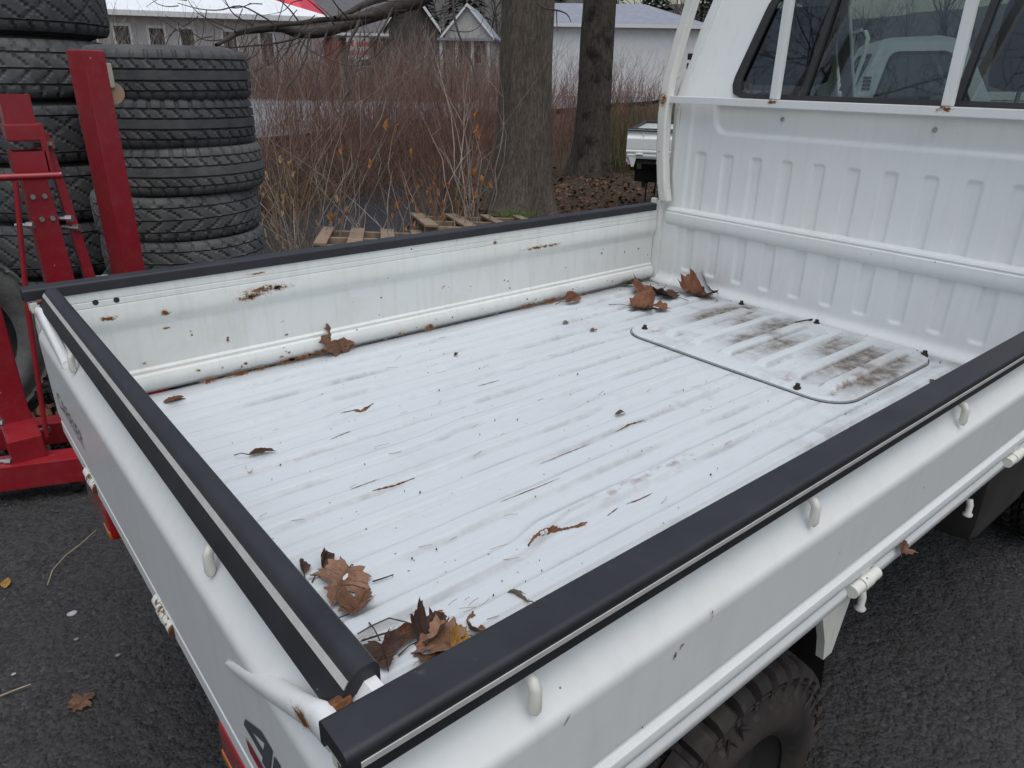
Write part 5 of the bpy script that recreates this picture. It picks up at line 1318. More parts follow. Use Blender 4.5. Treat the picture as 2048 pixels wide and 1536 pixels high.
# low limb of the thick tree, hanging across the top of the view
def px_branch(b, pts, D0, D1, r0, r1, n=6):
    P = []; k = len(pts)
    for i, (x, y) in enumerate(pts):
        t = i / (k - 1); P.append(Vector(at(x, y, D0 + (D1 - D0)*t)) - Vector(t1.location))
    # smooth
    Q = []
    for i in range(k - 1):
        p0 = P[max(i-1, 0)]; p1 = P[i]; p2 = P[i+1]; p3 = P[min(i+2, k-1)]
        for s in range(4):
            t = s/4; Q.append(0.5*((2*p1) + (p2-p0)*t + (2*p0-5*p1+4*p2-p3)*t*t + (3*p1-p0-3*p2+p3)*t**3))
    Q.append(P[-1]); m_ = len(Q)
    b.tube(Q, [r0 + (r1 - r0)*i/(m_-1) for i in range(m_)], n, caps=False)
def low_limb():
    b = MB()
    px_branch(b, [(1010, -260), (930, -110), (860, -15), (800, 12), (740, 32), (700, 46), (650, 62), (600, 66), (560, 55), (520, 58), (480, 64), (455, 78), (432, 90)], 7.3, 5.3, 0.085, 0.012, 8)
    px_branch(b, [(745, 30), (690, 36), (640, 40), (600, 46), (540, 52), (490, 60), (470, 64)], 6.2, 5.5, 0.03, 0.010)
    px_branch(b, [(860, -40), (780, -8), (735, 6), (700, 24), (670, 36)], 6.6, 6.0, 0.04, 0.018)
    for pts, r in (([(718, 42), (712, 58), (700, 80), (693, 110), (692, 145), (699, 178), (690, 195), (682, 215), (680, 235)], 0.016), ([(785, 16), (772, 45), (760, 65), (745, 88), (728, 108), (715, 130), (708, 165)], 0.011), ([(620, 66), (615, 90), (612, 115), (600, 138), (588, 160), (572, 180), (570, 210)], 0.010), ([(655, 60), (646, 90), (638, 130), (632, 170), (628, 200)], 0.008),
                   ([(905, -60), (906, 0), (910, 40), (922, 80), (940, 118), (950, 150), (960, 185)], 0.013), ([(600, 66), (590, 78), (540, 88), (500, 92), (460, 95), (430, 90)], 0.010), ([(590, 72), (575, 100), (560, 120), (545, 145), (535, 165)], 0.007), ([(560, 55), (520, 30), (480, 12), (440, 20), (400, 18), (355, 6)], 0.008), ([(600, 46), (580, 20), (560, 0), (540, -20)], 0.008), ([(520, 58), (470, 30), (450, 0), (430, -30)], 0.007), ([(480, 64), (420, 40), (390, 20), (370, -10)], 0.006), ([(455, 78), (410, 80), (370, 55), (330, 30)], 0.005), ([(640, 58), (612, 75), (600, 110), (620, 140), (640, 150)], 0.006), ([(670, 50), (640, 20), (610, -5)], 0.008), ([(700, 40), (672, 10), (655, -20)], 0.008), ([(590, 70), (620, 100), (660, 120), (700, 132), (740, 128)], 0.005),
                   ([(1075, 5), (1090, 16), (1120, 22), (1135, 30), (1142, 44)], 0.010), ([(1113, 20), (1114, 50), (1116, 64)], 0.006)):
        px_branch(b, pts, 5.9, 5.6, r, r*0.35, 5)
    rng = random.Random(5)
    for k in range(70):
        x = rng.uniform(350, 900); y = rng.uniform(-10, 90); D = rng.uniform(5.0, 6.4)
        pts = [(x, y)]; a = rng.gauss(2.2, 0.8)
        for i in range(4):
            a += rng.gauss(0, 0.35); pts.append((pts[-1][0] + 22*math.cos(a), pts[-1][1] + 22*math.sin(a)))
        px_branch(b, pts, D, D, 0.0045, 0.0016, 3)
    b.build('low_limb', TWIGM, t1, 60)
low_limb()

# ------------------------------------------------------------------ brush, grass, litter
def stems(name, n, rootfn, hfn, mat, label, seed, r0=(0.003, 0.007), kids=2, lean=0.35, sides=3, seg=5, cat='brush', kind='stuff', parent=None, droop=0.0):
    rng = np.random.default_rng(seed)
    V = []; F = []; base = 0
    ang = np.arange(sides) * 2*math.pi/sides; ca = np.cos(ang); sa = np.sin(ang)
    def strand(P, r):
        nonlocal base
        k = len(P)
        for i in range(k):
            rr = r * (1 - 0.75*i/(k-1))
            for c, s in zip(ca, sa): V.append((P[i][0] + rr*c, P[i][1] + rr*s, P[i][2] + 0.3*rr*s))
        for i in range(k-1):
            for j in range(sides):
                F.append((base+i*sides+j, base+i*sides+(j+1) % sides, base+(i+1)*sides+(j+1) % sides, base+(i+1)*sides+j))
        base += k*sides
    for q in range(n):
        x, y = rootfn(rng); h = hfn(rng, x, y); z0 = float(ground_h(np.array(x), np.array(y))) - 0.03
        a = rng.uniform(0, 2*math.pi); ln = abs(rng.normal(0, lean)) * h
        P = []; jx = rng.normal(0, 0.05*h, seg+1).cumsum()*0.5; jy = rng.normal(0, 0.05*h, seg+1).cumsum()*0.5
        for i in range(seg+1):
            t = i/seg; P.append((x + math.cos(a)*ln*t**1.7 + jx[i], y + math.sin(a)*ln*t**1.7 + jy[i], z0 + h*t - droop*h*t**3))
        r = rng.uniform(*r0); strand(P, r)
        for c in range(rng.integers(0, kids+1)):
            i = rng.integers(1, seg); p = P[i]; a2 = rng.uniform(0, 2*math.pi); l2 = h*rng.uniform(0.15, 0.4)
            Q = []
            for j in range(4):
                t = j/3; Q.append((p[0] + math.cos(a2)*l2*0.6*t + rng.normal(0, 0.02*h), p[1] + math.sin(a2)*l2*0.6*t + rng.normal(0, 0.02*h), p[2] + l2*(0.9*t)))
            Q[0] = p; strand(Q, r*0.55)
    o = mesh_obj(name, V, F, mat, parent, smooth=180)
    if kind: tag(o, label, cat, kind=kind)
    return o
RB = simple('red_brown_stems', (0.085, 0.038, 0.030), 0.85, (0.27, 0.145, 0.105), 2.4)
GB = simple('grey_brown_stems', (0.16, 0.125, 0.105), 0.9, (0.42, 0.36, 0.31), 2.2)
ST = simple('straw_brown_stems', (0.16, 0.10, 0.06), 0.9, (0.33, 0.23, 0.15), 1.6)
FR = simple('red_twig_shrub', (0.17, 0.06, 0.045), 0.85, (0.27, 0.11, 0.08), 0.8)
def far_bank(rng):
    x = rng.uniform(-4, 15); y = float(stream_far(x)) + 0.1 + abs(rng.normal(0, 1.3)); return x, y
def hdense(rng, x, y): return rng.choice([rng.uniform(0.25, 0.75), rng.uniform(0.55, 1.1), rng.uniform(1.0, 2.2)], p=[0.62, 0.27, 0.11])
stems('brush_thicket', 4400, far_bank, hdense, RB, 'dense leafless red brown brush along the far stream bank', 1, (0.003, 0.0065), 3, 0.85)
stems('brush_thicket', 600, far_bank, lambda r, x, y: r.uniform(0.5, 2.2), GB, 'grey leafless stems mixed through the stream bank brush', 2, (0.003, 0.007), 3, 0.5)
stems('dead_grass', 3600, lambda r: (lambda x: (x, float(stream_far(x)) - 0.15 + abs(r.normal(0, 0.5))))(r.uniform(-3, 12)), lambda r, x, y: r.uniform(0.25, 0.7), ST, 'tangled straw brown dead grass at the far waterline', 3, (0.002, 0.004), 1, 0.9, droop=0.45)
def by_tree(rng):
    while True:
        x = rng.uniform(5.2, 16); y = rng.uniform(6.5, 16)
        if y > 0.55*x + 4.0 and y < float(stream_near(x)) + 6: return x, y
stems('brush_thicket', 2000, by_tree, lambda r, x, y: r.uniform(0.6, 2.1), RB, 'purple brown brush behind the darker tree trunk', 4, (0.004, 0.008), 3, 0.5)
stems('brush_thicket', 420, lambda r: (r.uniform(14, 42), r.uniform(28.5, 31)), lambda r, x, y: r.uniform(0.6, 1.5), FR, 'far red twig shrubs in front of the houses', 5, (0.012, 0.022), 3, 0.25)
stems('brush_thicket', 360, lambda r: (r.uniform(2, 20), r.uniform(29, 31)), lambda r, x, y: r.uniform(0.6, 1.6), RB, 'far brown shrubs below the long white house', 6, (0.012, 0.02), 3, 0.25)
stems('brush_thicket', 420, lambda r: (r.uniform(24, 46), r.uniform(16, 24)), lambda r, x, y: r.uniform(0.8, 1.9), FR, 'red twig shrubs below the white building with grey roof', 16, (0.01, 0.02), 3, 0.25)
stems('brush_thicket', 800, lambda r: (lambda q: (q[0], q[1]))(at(r.uniform(180, 980), 150, r.uniform(29, 33))), lambda r, x, y: r.uniform(1.5, 3.6), GB, 'tall grey bare bushes in front of the houses', 17, (0.008, 0.018), 4, 0.3)
stems('brush_thicket', 900, lambda r: (lambda q: (q[0], q[1]))(at(r.uniform(480, 1010), 150, r.uniform(29, 33))), lambda r, x, y: r.uniform(1.0, 2.9), RB, 'brown bare bushes hiding the lower walls of the houses', 20, (0.008, 0.018), 4, 0.3)
# separate shrubs on the near bank
def shrub(px, py, D, n, h, mat, label, seed, spread=0.18, lean=0.4, leaves=None, zoff=0):
    p = at(px, py, D); rt = empty('bank_shrub', (0, 0, 0)); tag(rt, label, 'shrub', 'leafless shrubs on the near bank')
    stems('stem_cluster', n, lambda r: (p[0] + r.normal(0, spread), p[1] + r.normal(0, spread)), lambda r, x, y: h*r.uniform(0.45, 1.0), mat, None, seed, (0.0035, 0.0085), 3, lean, 4, 7, kind=None, parent=rt)
    if leaves:
        cnt, lm, s, zr = leaves; rng = random.Random(seed)
        for k in range(cnt):
            q = Vector((p[0] + rng.gauss(0, spread*1.3), p[1] + rng.gauss(0, spread*1.3), rng.uniform(*zr)))
            v = []; f = []
            R_ = Matrix.Rotation(rng.uniform(0, 6), 3, 'Z') @ Matrix.Rotation(rng.uniform(0.8, 1.7), 3, 'X')
            for i in range(5):
                t = i/4; w_ = math.sin(math.pi*min(0.98, t*0.9 + 0.08))*0.26*rng.uniform(0.5, 1.3)
                for sg in (-1, 0, 1): v.append(q + R_ @ Vector((sg*w_*s + rng.gauss(0, 0.05*s), t*s*1.1, 0.9*s*abs(sg)*w_*2 + 0.35*s*t*t + rng.gauss(0, 0.06*s))))
            for i in range(4):
                for j in range(2): f.append((3*i+j, 3*i+j+1, 3*i+j+4, 3*i+j+3))
            mesh_obj('dead_leaf', v, f, LM[lm], rt, smooth=180)
    return rt
DL = LM
LM['orange'] = leaf_mat('orange_dead_leaf', (0.30, 0.12, 0.04), (0.42, 0.20, 0.08), (0.15, 0.06, 0.02))
LM['straw'] = leaf_mat('straw_dead_leaf', (0.30, 0.20, 0.11), (0.42, 0.30, 0.18), (0.18, 0.11, 0.06))
shrub(575, 505, 6.0, 46, 1.9, ST, 'straw coloured multi-stem shrub beside the right tyre stack', 11, 0.16, 0.35, (18, 'straw', 0.06, (0.0, 0.7)))
shrub(630, 500, 6.2, 22, 2.1, GB, 'thin grey shrub with arching stems right of the straw shrub', 12, 0.20, 0.5, (8, 'straw', 0.06, (0.0, 0.6)))
shrub(745, 470, 6.4, 16, 1.4, GB, 'sparse dark stemmed shrub with a few orange dead leaves', 13, 0.22, 0.4, (8, 'orange', 0.075, (0.1, 0.95)))
shrub(870, 455, 6.6, 26, 0.9, ST, 'low shrub full of orange brown dead leaves', 14, 0.20, 0.5, (40, 'orange', 0.055, (0.0, 0.45)))
shrub(945, 445, 6.7, 12, 2.0, GB, 'tall pale sapling left of the thick tree trunk', 15, 0.07, 0.35, (9, 'orange', 0.07, (0.3, 1.1)))
# green fern-like grass tuft at the tree foot
gp = onz(1035, 432, 0.0)
stems('grass_tuft', 150, lambda r: (gp[0] - 0.22 + r.normal(0, 0.09), gp[1] - 0.25 + r.normal(0, 0.09)), lambda r, x, y: r.uniform(0.10, 0.26), simple('green_blades', (0.06, 0.11, 0.02), 0.7, (0.16, 0.22, 0.05), 6), 'green grass tuft at the foot of the thick tree', 18, (0.004, 0.007), 0, 0.9, cat='grass', droop=0.35)
stems('moss_shrub', 260, lambda r: (9.0 + r.normal(0, 0.4), 7.6 + r.normal(0, 0.4)), lambda r, x, y: r.uniform(0.5, 1.3), simple('olive_stems', (0.075, 0.075, 0.025), 0.9, (0.14, 0.13, 0.05), 3), 'olive green brush between the dark tree and the cab', 19, (0.004, 0.009), 3, 0.3)
def litter():
    rng = random.Random(8); V = [[], []]; F = [[], []]
    spots = [(4.9, 5.6, 0.9, 500), (6.6, 6.4, 1.0, 420), (7.6, 7.0, 0.8, 420), (0.05, 2.85, 0.22, 200), (0.30, 2.8, 0.2, 120), (3.4, 5.4, 0.8, 350), (2.0, 4.9, 0.8, 250), (5.5, 5.5, 0.8, 400), (-0.3, 2.75, 0.3, 120)]
    for (cx, cy, sd, n) in spots:
        for k in range(n):
            x = rng.gauss(cx, sd); y = rng.gauss(cy, sd)
            if y < 2.35: continue
            z = max(float(ground_h(np.array(x), np.array(y))), 0.014 if y < 4.3 else -9) + rng.uniform(0.003, 0.03)
            s = rng.uniform(0.016, 0.042); w_ = rng.choice([0, 1, 1]); b0 = len(V[w_])
            R_ = Matrix.Rotation(rng.uniform(0, 6.3), 3, 'Z') @ Matrix.Rotation(rng.gauss(0, 0.45), 3, 'X') @ Matrix.Rotation(rng.gauss(0, 0.45), 3, 'Y')
            for p in ((-1, 0, 0), (-0.2, 0.6, 0.25), (0, 0, 0), (-0.2, -0.6, 0.25), (1, 0, 0.1), (0.4, 0.5, 0.2), (0.4, -0.5, 0.2)):
                q = R_ @ (Vector(p)*s); V[w_].append((x + q.x, y + q.y, z + q.z))
            F[w_] += [(b0, b0+2, b0+1), (b0, b0+3, b0+2), (b0+1, b0+2, b0+5), (b0+2, b0+4, b0+5), (b0+3, b0+6, b0+2), (b0+2, b0+6, b0+4)]
    for w_, (mt, lb) in enumerate(((simple('litter_brown', (0.08, 0.038, 0.022), 0.9, (0.21, 0.10, 0.055), 14), 'brown fallen leaves heaped round the trees and crane'), (simple('litter_dark', (0.045, 0.026, 0.017), 0.9, (0.12, 0.065, 0.038), 9), 'dark rotting leaves under the trees and crane'))):
        tag(mesh_obj('leaf_litter', V[w_], F[w_], mt, smooth=180), lb, 'leaf litter', kind='stuff')
litter()
def gravel():
    rng = random.Random(12); V = []; F = []
    oc = [(1,0,0),(-1,0,0),(0,1,0),(0,-1,0),(0,0,1),(0,0,-0.6),(0.6,0.6,0.5),(-0.6,-0.6,0.5)]
    for k in range(5200):
        if k % 2: x = rng.uniform(-1.4, 0.6); y = rng.uniform(-0.4, 2.6)
        else: x = rng.uniform(0.3, 3.2); y = rng.uniform(-1.4, 0.6)
        s = rng.choice([rng.uniform(0.003, 0.006), rng.uniform(0.003, 0.006), rng.uniform(0.005, 0.011)]); b0 = len(V); a = rng.uniform(0, 6)
        for p in ((1, 0.1, 0), (0.2, 0.9, 0), (-0.9, 0.2, 0), (-0.1, -0.8, 0), (0.3, 0.2, 0.7), (-0.4, -0.1, 0.6)):
            px_ = p[0]*s*rng.uniform(0.7, 1.2); py_ = p[1]*s*rng.uniform(0.7, 1.2)
            V.append((x + px_*math.cos(a) - py_*math.sin(a), y + px_*math.sin(a) + py_*math.cos(a), 0.010 + p[2]*s*0.9))
        F += [(b0, b0+1, b0+4), (b0+1, b0+2, b0+5, b0+4), (b0+2, b0+3, b0+5), (b0+3, b0, b0+4, b0+5)]
    tag(mesh_obj('gravel', V, F, simple('dark_gravel', (0.022, 0.021, 0.021), 0.85, (0.075, 0.072, 0.07), 60), smooth=None), 'loose dark gravel bedded in the asphalt yard', 'gravel', kind='stuff')
gravel()
def stone(px, py, s, label, mat):
    p = onz(px, py, 0.02); bm = bmesh.new(); bmesh.ops.create_icosphere(bm, subdivisions=2, radius=s)
    for v in bm.verts: v.co = Vector((v.co.x*1.3, v.co.y, v.co.z*0.5)) * (1 + 0.35*mnoise.noise(v.co*60 + Vector((px, py, 0))))
    me = bpy.data.meshes.new('pebble'); bm.to_mesh(me); bm.free(); me.materials.append(mat)
    o = bpy.data.objects.new('pebble', me); col.objects.link(o); o.location = (p[0], p[1], 0.02); tag(o, label, 'pebble', 'pale pebbles on the asphalt')
PALE = simple('pale_stone', (0.33, 0.33, 0.35), 0.8, (0.45, 0.45, 0.47), 60)
GREYS = simple('grey_stone', (0.16, 0.16, 0.16), 0.85, (0.24, 0.24, 0.24), 60)
stone(146, 1227, 0.010, 'largest pale stone chip on the asphalt left of the tailgate', PALE)
stone(153, 1278, 0.005, 'small round grey pebble just below the largest stone chip', GREYS)
stone(236, 1310, 0.005, 'grey pebble on the asphalt closest to the tailgate', GREYS)
stone(27, 1348, 0.004, 'small pale pebble near the left edge below the others', PALE)

# ------------------------------------------------------------------ broken pallets behind the far gate
WOOD = simple('weathered_pallet_wood', (0.16, 0.11, 0.075), 0.9, (0.30, 0.22, 0.15), 14, bump=0.5, bscale=60)
def pallet(px, py, D, yaw, label, seed, boards=5):
    p = at(px, py, D); g = float(ground_h(np.array(p[0]), np.array(p[1])))
    t = empty('wooden_pallet', (float(p[0]), float(p[1]), g + 0.02), yaw); tag(t, label, 'pallet', 'old pallets on the bank')
    t.rotation_euler = (rad(-4), rad(3), yaw)
    rng = random.Random(seed)
    for k in range(3): one('bearer', WOOD, t, lambda b, k=k: b.box((-0.55, -0.45 + 0.42*k, 0.0), (0.55, -0.39 + 0.42*k, 0.09), bev=0.004))
    for k in range(boards):
        x = -0.5 + 1.0*k/(boards-1); w_ = rng.uniform(0.045, 0.06)
        one('plank', WOOD, t, lambda b, x=x, w_=w_: b.box((x - w_, -0.5, 0.091), (x + w_, 0.5, 0.112), bev=0.003))
    return t
pallet(775, 498, 5.9, rad(-30), 'weathered broken pallet nearer the tyres behind the far gate', 1)
pallet(955, 462, 6.6, rad(-25), 'weathered pallet next to the thick tree foot', 2, 4)

# ------------------------------------------------------------------ houses across the water
EX = np.array([_R[0, 0], _R[0, 1], 0.0]); EX /= np.linalg.norm(EX)
EY = np.array([-EX[1], EX[0], 0.0])
def clap(name, base, groove=8.0):
    t = NT(name); w_ = t.n('ShaderNodeTexWave'); w_.bands_direction = 'Z'; w_.inputs['Scale'].default_value = groove; w_.inputs['Distortion'].default_value = 0.0
    t.l(t.tc(), w_.inputs['Vector']); n = t.noise(3, 4)
    t.set(t.mix(t.ramp(n, [(0.4, 0.0), (0.8, 0.3)]), base, tuple(q*0.6 for q in base)), 0.75); t.bump(w_.outputs['Fac'], 0.5, 0.02); return t.m
SIDING = clap('grey_white_siding', (0.50, 0.48, 0.48)); WHITEW = clap('white_siding', (0.72, 0.72, 0.71)); BROWNW = clap('brown_boards', (0.075, 0.055, 0.048)); GREYW = clap('grey_boards', (0.17, 0.165, 0.165)); CREAMW = clap('cream_siding', (0.48, 0.46, 0.43))
def roofm(name, a, b, rough=0.5):
    return simple(name, a, rough, b, 2.5)
RW = roofm('white_metal_roof', (0.70, 0.72, 0.74), (0.78, 0.79, 0.80)); RG = roofm('grey_blue_metal_roof', (0.20, 0.21, 0.25), (0.27, 0.28, 0.32)); RR = roofm('bright_red_roof', (0.62, 0.030, 0.065), (0.70, 0.05, 0.09)); RD = roofm('dark_roof', (0.05, 0.05, 0.055), (0.085, 0.083, 0.085)); RBR = roofm('brown_roof', (0.11, 0.085, 0.07), (0.16, 0.125, 0.10))
GLD = simple('dark_window_glass', (0.03, 0.033, 0.036), 0.1); TRIMW = simple('white_window_trim', (0.66, 0.66, 0.65), 0.6)
def house(px, D, w, d, he, hr, label, wall, roof, yaw=0.0, style='hip', wins=(), z0=0.1, over=0.35, ridge_cut=0.5, name='house', door=None, porch=False, hipk=0.5):
    p = at(px, 150, D); ang = math.atan2(EX[1], EX[0]) + yaw
    t = empty(name, (float(p[0]), float(p[1]), z0), ang); tag(t, label, 'house')
    one('wall', wall, t, lambda b: b.box((-w/2, 0, -0.5), (w/2, d, he)))
    if style == 'gable_front':
        one('gable', wall, t, lambda b: b.add([(-w/2, 0.002, he), (w/2, 0.002, he), (0, 0.002, hr), (-w/2, 0.1, he), (w/2, 0.1, he), (0, 0.1, hr)], [(0, 1, 2), (5, 4, 3), (0, 2, 5, 3), (1, 4, 5, 2), (0, 3, 4, 1)]))
        sl = (hr - he)/(w/2)
        for s in (-1, 1):
            def sheet_(b, s=s):
                x0 = s*(w/2 + over); z_ = he - over*sl
                b.add([(0, -over, hr + 0.05), (x0, -over, z_ + 0.05), (x0, d + over, z_ + 0.05), (0, d + over, hr + 0.05), (0, -over, hr + 0.16), (x0, -over, z_ + 0.16), (x0, d + over, z_ + 0.16), (0, d + over, hr + 0.16)], [(0, 1, 2, 3), (7, 6, 5, 4), (0, 4, 5, 1), (1, 5, 6, 2), (2, 6, 7, 3), (3, 7, 4, 0)])
            rf = one('roof', roof, t, sheet_)
            one('barge_board', TRIMW, rf, lambda b, s=s: b.add([(0, -over - 0.03, hr - 0.02), (s*(w/2 + over), -over - 0.03, he - over*sl - 0.02), (s*(w/2 + over), -over - 0.03, he - over*sl + 0.17), (0, -over - 0.03, hr + 0.17)], [(0, 1, 2, 3)]))
    else:
        hip = d*hipk if style == 'hip' else 0
        def rfm(b):
            x0, x1, y0, y1 = -w/2 - over, w/2 + over, -over, d + over; rx0 = x0 + hip*0.3; rx1 = x1 - hip; ym = d/2
            b.add([(x0, y0, he), (x1, y0, he), (x1, y1, he), (x0, y1, he), (rx0, ym, hr), (rx1, ym, hr), (x0, y0, he - 0.16), (x1, y0, he - 0.16), (x1, y1, he - 0.16), (x0, y1, he - 0.16)],
                  [(0, 1, 5, 4), (1, 2, 5), (2, 3, 4, 5), (3, 0, 4), (0, 6, 7, 1), (1, 7, 8, 2), (2, 8, 9, 3), (3, 9, 6, 0), (6, 9, 8, 7)])
        rf = one('roof', roof, t, rfm, None)
        one('fascia', TRIMW, rf, lambda b: b.box((-w/2 - over - 0.01, -over - 0.03, he - 0.22), (w/2 + over + 0.01, -over - 0.005, he - 0.01)))
    for (x, zb, ww, hh) in wins:
        wn = one('window', TRIMW, t, lambda b, x=x, zb=zb, ww=ww, hh=hh: (b.box((x - ww/2 - 0.09, -0.05, zb - 0.09), (x - ww/2, 0.02, zb + hh + 0.12)), b.box((x + ww/2, -0.05, zb - 0.09), (x + ww/2 + 0.09, 0.02, zb + hh + 0.12)), b.box((x - ww/2, -0.05, zb + hh), (x + ww/2, 0.02, zb + hh + 0.12)), b.box((x - ww/2, -0.05, zb - 0.09), (x + ww/2, 0.02, zb))))
        one('pane', GLD, wn, lambda b, x=x, zb=zb, ww=ww, hh=hh: b.box((x - ww/2, -0.015, zb), (x + ww/2, 0.01, zb + hh)))
    if porch:
        for x in np.linspace(-w/2, w/2, 4): one('porch_post', TRIMW, t, lambda b, x=x: b.box((x - 0.09, -1.6, -0.3), (x + 0.09, -1.42, he - 0.4)))
        one('porch_roof', roof, t, lambda b: b.box((-w/2 - 0.2, -1.8, he - 0.4), (w/2 + 0.2, 0.0, he - 0.25)))
    return t
# long white-roofed house, left
house(395, 33, 11.4, 12.0, 3.62, 6.2, 'long grey white house with broad white roof behind the tyre stacks', SIDING, RW, rad(15), 'hip', [(-4.2, 1.55, 0.55, 1.5), (-2.85, 1.55, 0.6, 1.45), (-1.45, 1.55, 0.6, 1.4), (-0.2, 1.55, 0.55, 1.4), (1.6, 1.5, 0.55, 1.4), (3.2, 1.5, 0.55, 1.4)], over=0.5, hipk=0.72)
house(520, 43, 5.6, 4.2, 4.5, 7.2, 'house with bright red roof behind the white roof', CREAMW, RR, rad(-4), 'hip', [], over=0.3)
house(553, 41.2, 1.0, 1.5, 4.35, 5.5, 'small white gable in front of the red roof', WHITEW, RR, rad(-6), 'gable_front', [], over=0.1, name='gabled_annexe')
house(690, 54, 7.5, 7.0, 4.0, 7.0, 'dark grey boarded house with porch right of the red roof', GREYW, RD, rad(6), 'side', [(-1.8, 1.8, 1.0, 1.3), (1.6, 1.8, 1.0, 1.3)], porch=True)
hut = house(826, 35, 2.15, 3.5, 3.5, 4.9, 'small brown gabled hut with a red sign', BROWNW, RBR, rad(8), 'gable_front', [], over=0.3, name='hut')
house(936, 46, 2.9, 6.0, 3.6, 5.2, 'narrow cream gabled house left of the thick tree', CREAMW, RG, rad(-4), 'gable_front', [(-0.6, 2.0, 0.5, 1.0), (0.6, 2.0, 0.5, 1.0)], over=0.25, porch=True)
house(1235, 44, 9.6, 7.0, 4.25, 5.6, 'long white building with grey blue hipped roof between tree and cab', WHITEW, RG, rad(-3), 'hip', [], over=0.4)
# red sign on the hut
sp = at(843, 54, 34.4)
sg = empty('red_sign', (float(sp[0]), float(sp[1]), float(sp[2])), math.atan2(EX[1], EX[0]) + rad(8)); tag(sg, 'red sign with white lettering on the brown hut', 'sign')
one('board', simple('red_sign_paint', (0.55, 0.02, 0.06), 0.5), sg, lambda b: b.box((-0.36, 0, -0.21), (0.36, 0.04, 0.21)))
tx = bpy.data.curves.new('lettering', 'FONT'); tx.body = 'WAL'; tx.size = 0.34; tx.align_x = 'CENTER'
to = bpy.data.objects.new('tmp', tx); col.objects.link(to); dg = bpy.context.evaluated_depsgraph_get(); dg.update()
me = bpy.data.meshes.new_from_object(to.evaluated_get(dg)); bpy.data.objects.remove(to); me.materials.clear(); me.materials.append(TRIMW)
lt = bpy.data.objects.new('lettering', me); col.objects.link(lt); lt.parent = sg; lt.rotation_euler = (rad(90), 0, 0); lt.location = (0, -0.012, -0.12)
# red and white striped canvas stand by the dark house
sp = at(712, 80, 36)
st_ = empty('striped_stand', (float(sp[0]), float(sp[1]), 0.1), math.atan2(EX[1], EX[0])); tag(st_, 'red and white striped stand in front of the dark house', 'stand')
for k in range(5): one('canvas_stripe', RR if k % 2 else TRIMW, st_, lambda b, k=k: b.box((-0.45, -0.3, 1.9 + 0.2*k), (0.65, 0.3, 2.095 + 0.2*k)))
one('upright', TRIMW, st_, lambda b: b.box((-0.06, -0.36, 0), (0.06, -0.31, 3.0)))
one('side_panel', simple('dark_red_canvas', (0.30, 0.015, 0.03), 0.7), st_, lambda b: b.box((-1.9, -0.2, 0.2), (-0.78, 0.2, 2.75)))
# conifers and bare trees behind the houses
NEED = simple('dark_conifer_needles', (0.018, 0.026, 0.016), 0.9, (0.045, 0.058, 0.034), 1.5)
def conifer(px, D, h, label, seed):
    p = at(px, 150, D); t = empty('conifer_tree', (float(p[0]), float(p[1]), 0)); tag(t, label, 'tree', 'trees behind the houses')
    one('trunk', TWIGM, t, lambda b: b.tube([(0, 0, -0.3), (0, 0, h*0.5), (0, 0, h)], [0.25, 0.16, 0.03], 8))
    rng = np.random.default_rng(seed); n = 1500
    zz = rng.uniform(0.08, 1, n)**0.9*h; rad_ = (1 - zz/h)*h*0.24 + 0.15; rr = rad_*np.sqrt(rng.uniform(0.15, 1, n)); a = rng.uniform(0, 6.283, n)
    V = []; F = []
    for k in range(n):
        x = rr[k]*math.cos(a[k]); y = rr[k]*math.sin(a[k]); s = 0.55; d = Vector((math.cos(a[k]), math.sin(a[k]), -0.35)); q = Vector((x, y, zz[k])); sd = Vector((-math.sin(a[k]), math.cos(a[k]), rng.normal(0, 0.3)))*0.22
        V += [q - sd, q + sd, q + d*s*rng.uniform(0.6, 1.3)]; F.append((3*k, 3*k+1, 3*k+2))
    mesh_obj('crown', V, F, NEED, t, smooth=None)
CF = ['leftmost dark conifer behind the white roofed house', 'dark conifer above the red roof', 'dark conifer between red roof and grey house', 'dark conifer behind the grey boarded house', 'dark conifer behind the brown hut', 'dark conifer behind the narrow cream house', 'dark conifer left above the grey blue roof', 'dark conifer over the middle of the grey blue roof', 'dark conifer right above the grey blue roof', 'dark conifer just left of the cab']
for k, (px, D, h) in enumerate(((250, 70, 15), (585, 66, 12), (640, 62, 13), (730, 64, 14), (835, 60, 12), (930, 66, 14), (1095, 70, 13), (1210, 72, 14), (1300, 68, 12), (1390, 74, 14))):
    conifer(px, D, h, CF[k], 50 + k)
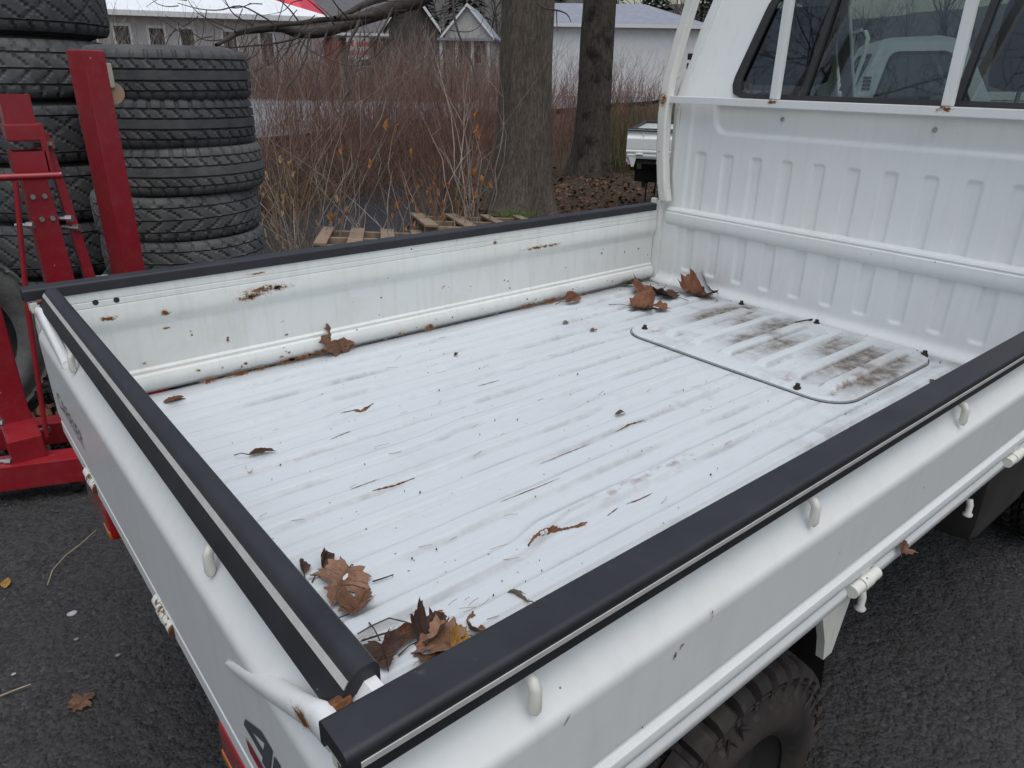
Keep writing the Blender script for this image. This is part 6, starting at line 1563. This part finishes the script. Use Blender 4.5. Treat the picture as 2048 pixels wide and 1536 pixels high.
def wood_mass():
    rng = random.Random(77); b = MB()
    for k in range(150):
        p = at(rng.uniform(-500, 2500), 150, rng.uniform(80, 120)); q = Vector((p[0], p[1], 0))
        grow(b, q, Vector((0, 0, 1)), rng.uniform(9, 15), rng.uniform(0.15, 0.3), 1, rng, 0.2, (0, 9, 5), 5, 0.6)
    tag(b.build('distant_wood', simple('distant_bark', (0.05, 0.043, 0.04), 0.95, (0.095, 0.083, 0.077), 0.5), None, 60), 'far bare wood rising behind the houses', 'wood', kind='stuff')
wood_mass()
hx = np.linspace(-500, 700, 60); hv = []; hf = []
for i, s_ in enumerate(np.linspace(-1.3, 1.3, 60)):
    d_ = EY*math.cos(s_) + EX*math.sin(s_)
    for dist, z in ((95, 0.0), (120, 5.0 + 1.5*math.sin(i*0.7)), (170, 14 + 3*math.sin(i*0.45) + 2*math.sin(i*1.3)), (260, 22 + 4*math.sin(i*0.3)), (300, -2)):
        hv.append((d_[0]*dist, d_[1]*dist, z))
for i in range(59):
    for j in range(4): hf.append((i*5+j, (i+1)*5+j, (i+1)*5+j+1, i*5+j+1))
tag(mesh_obj('wooded_hill', hv, hf, simple('wooded_hill_brown', (0.045, 0.04, 0.034), 0.95, (0.085, 0.075, 0.066), 0.06, bump=0.8, bscale=0.5, bdist=1.5), smooth=180), kind='structure')

# white slatted flatbed seen through the cab window
fp_ = at(1990, 200, 8.0)
fb = empty('flatbed_trailer', (float(fp_[0]), float(fp_[1]), 0), rad(-28)); tag(fb, 'white slatted flatbed trailer seen through the right of the cab window', 'trailer')
for k in range(4): one('slat', WHITE_OLD, fb, lambda b, k=k: b.box((-0.55, -0.015, 0.92 + 0.095*k), (2.2, 0.015, 1.005 + 0.095*k), bev=0.006))
for x in (-0.56, 0.4, 1.3, 2.2): one('stake', WHITE, fb, lambda b, x=x: b.box((x - 0.03, -0.05, 0.55), (x + 0.03, -0.016, 1.31), bev=0.004))
one('deck', WHITE_OLD, fb, lambda b: b.box((-0.6, 0.0, 0.82), (2.25, 1.5, 0.88), bev=0.006))
one('chassis', UNDER, fb, lambda b: b.box((-0.3, 0.3, 0.5), (2.2, 1.2, 0.8)))
for x in (0.4, 1.7):
    one('wheel', UNDER, fb, lambda b, x=x: b.tube([(x, 0.06, 0.30), (x, 0.25, 0.30)], 0.30, 24))
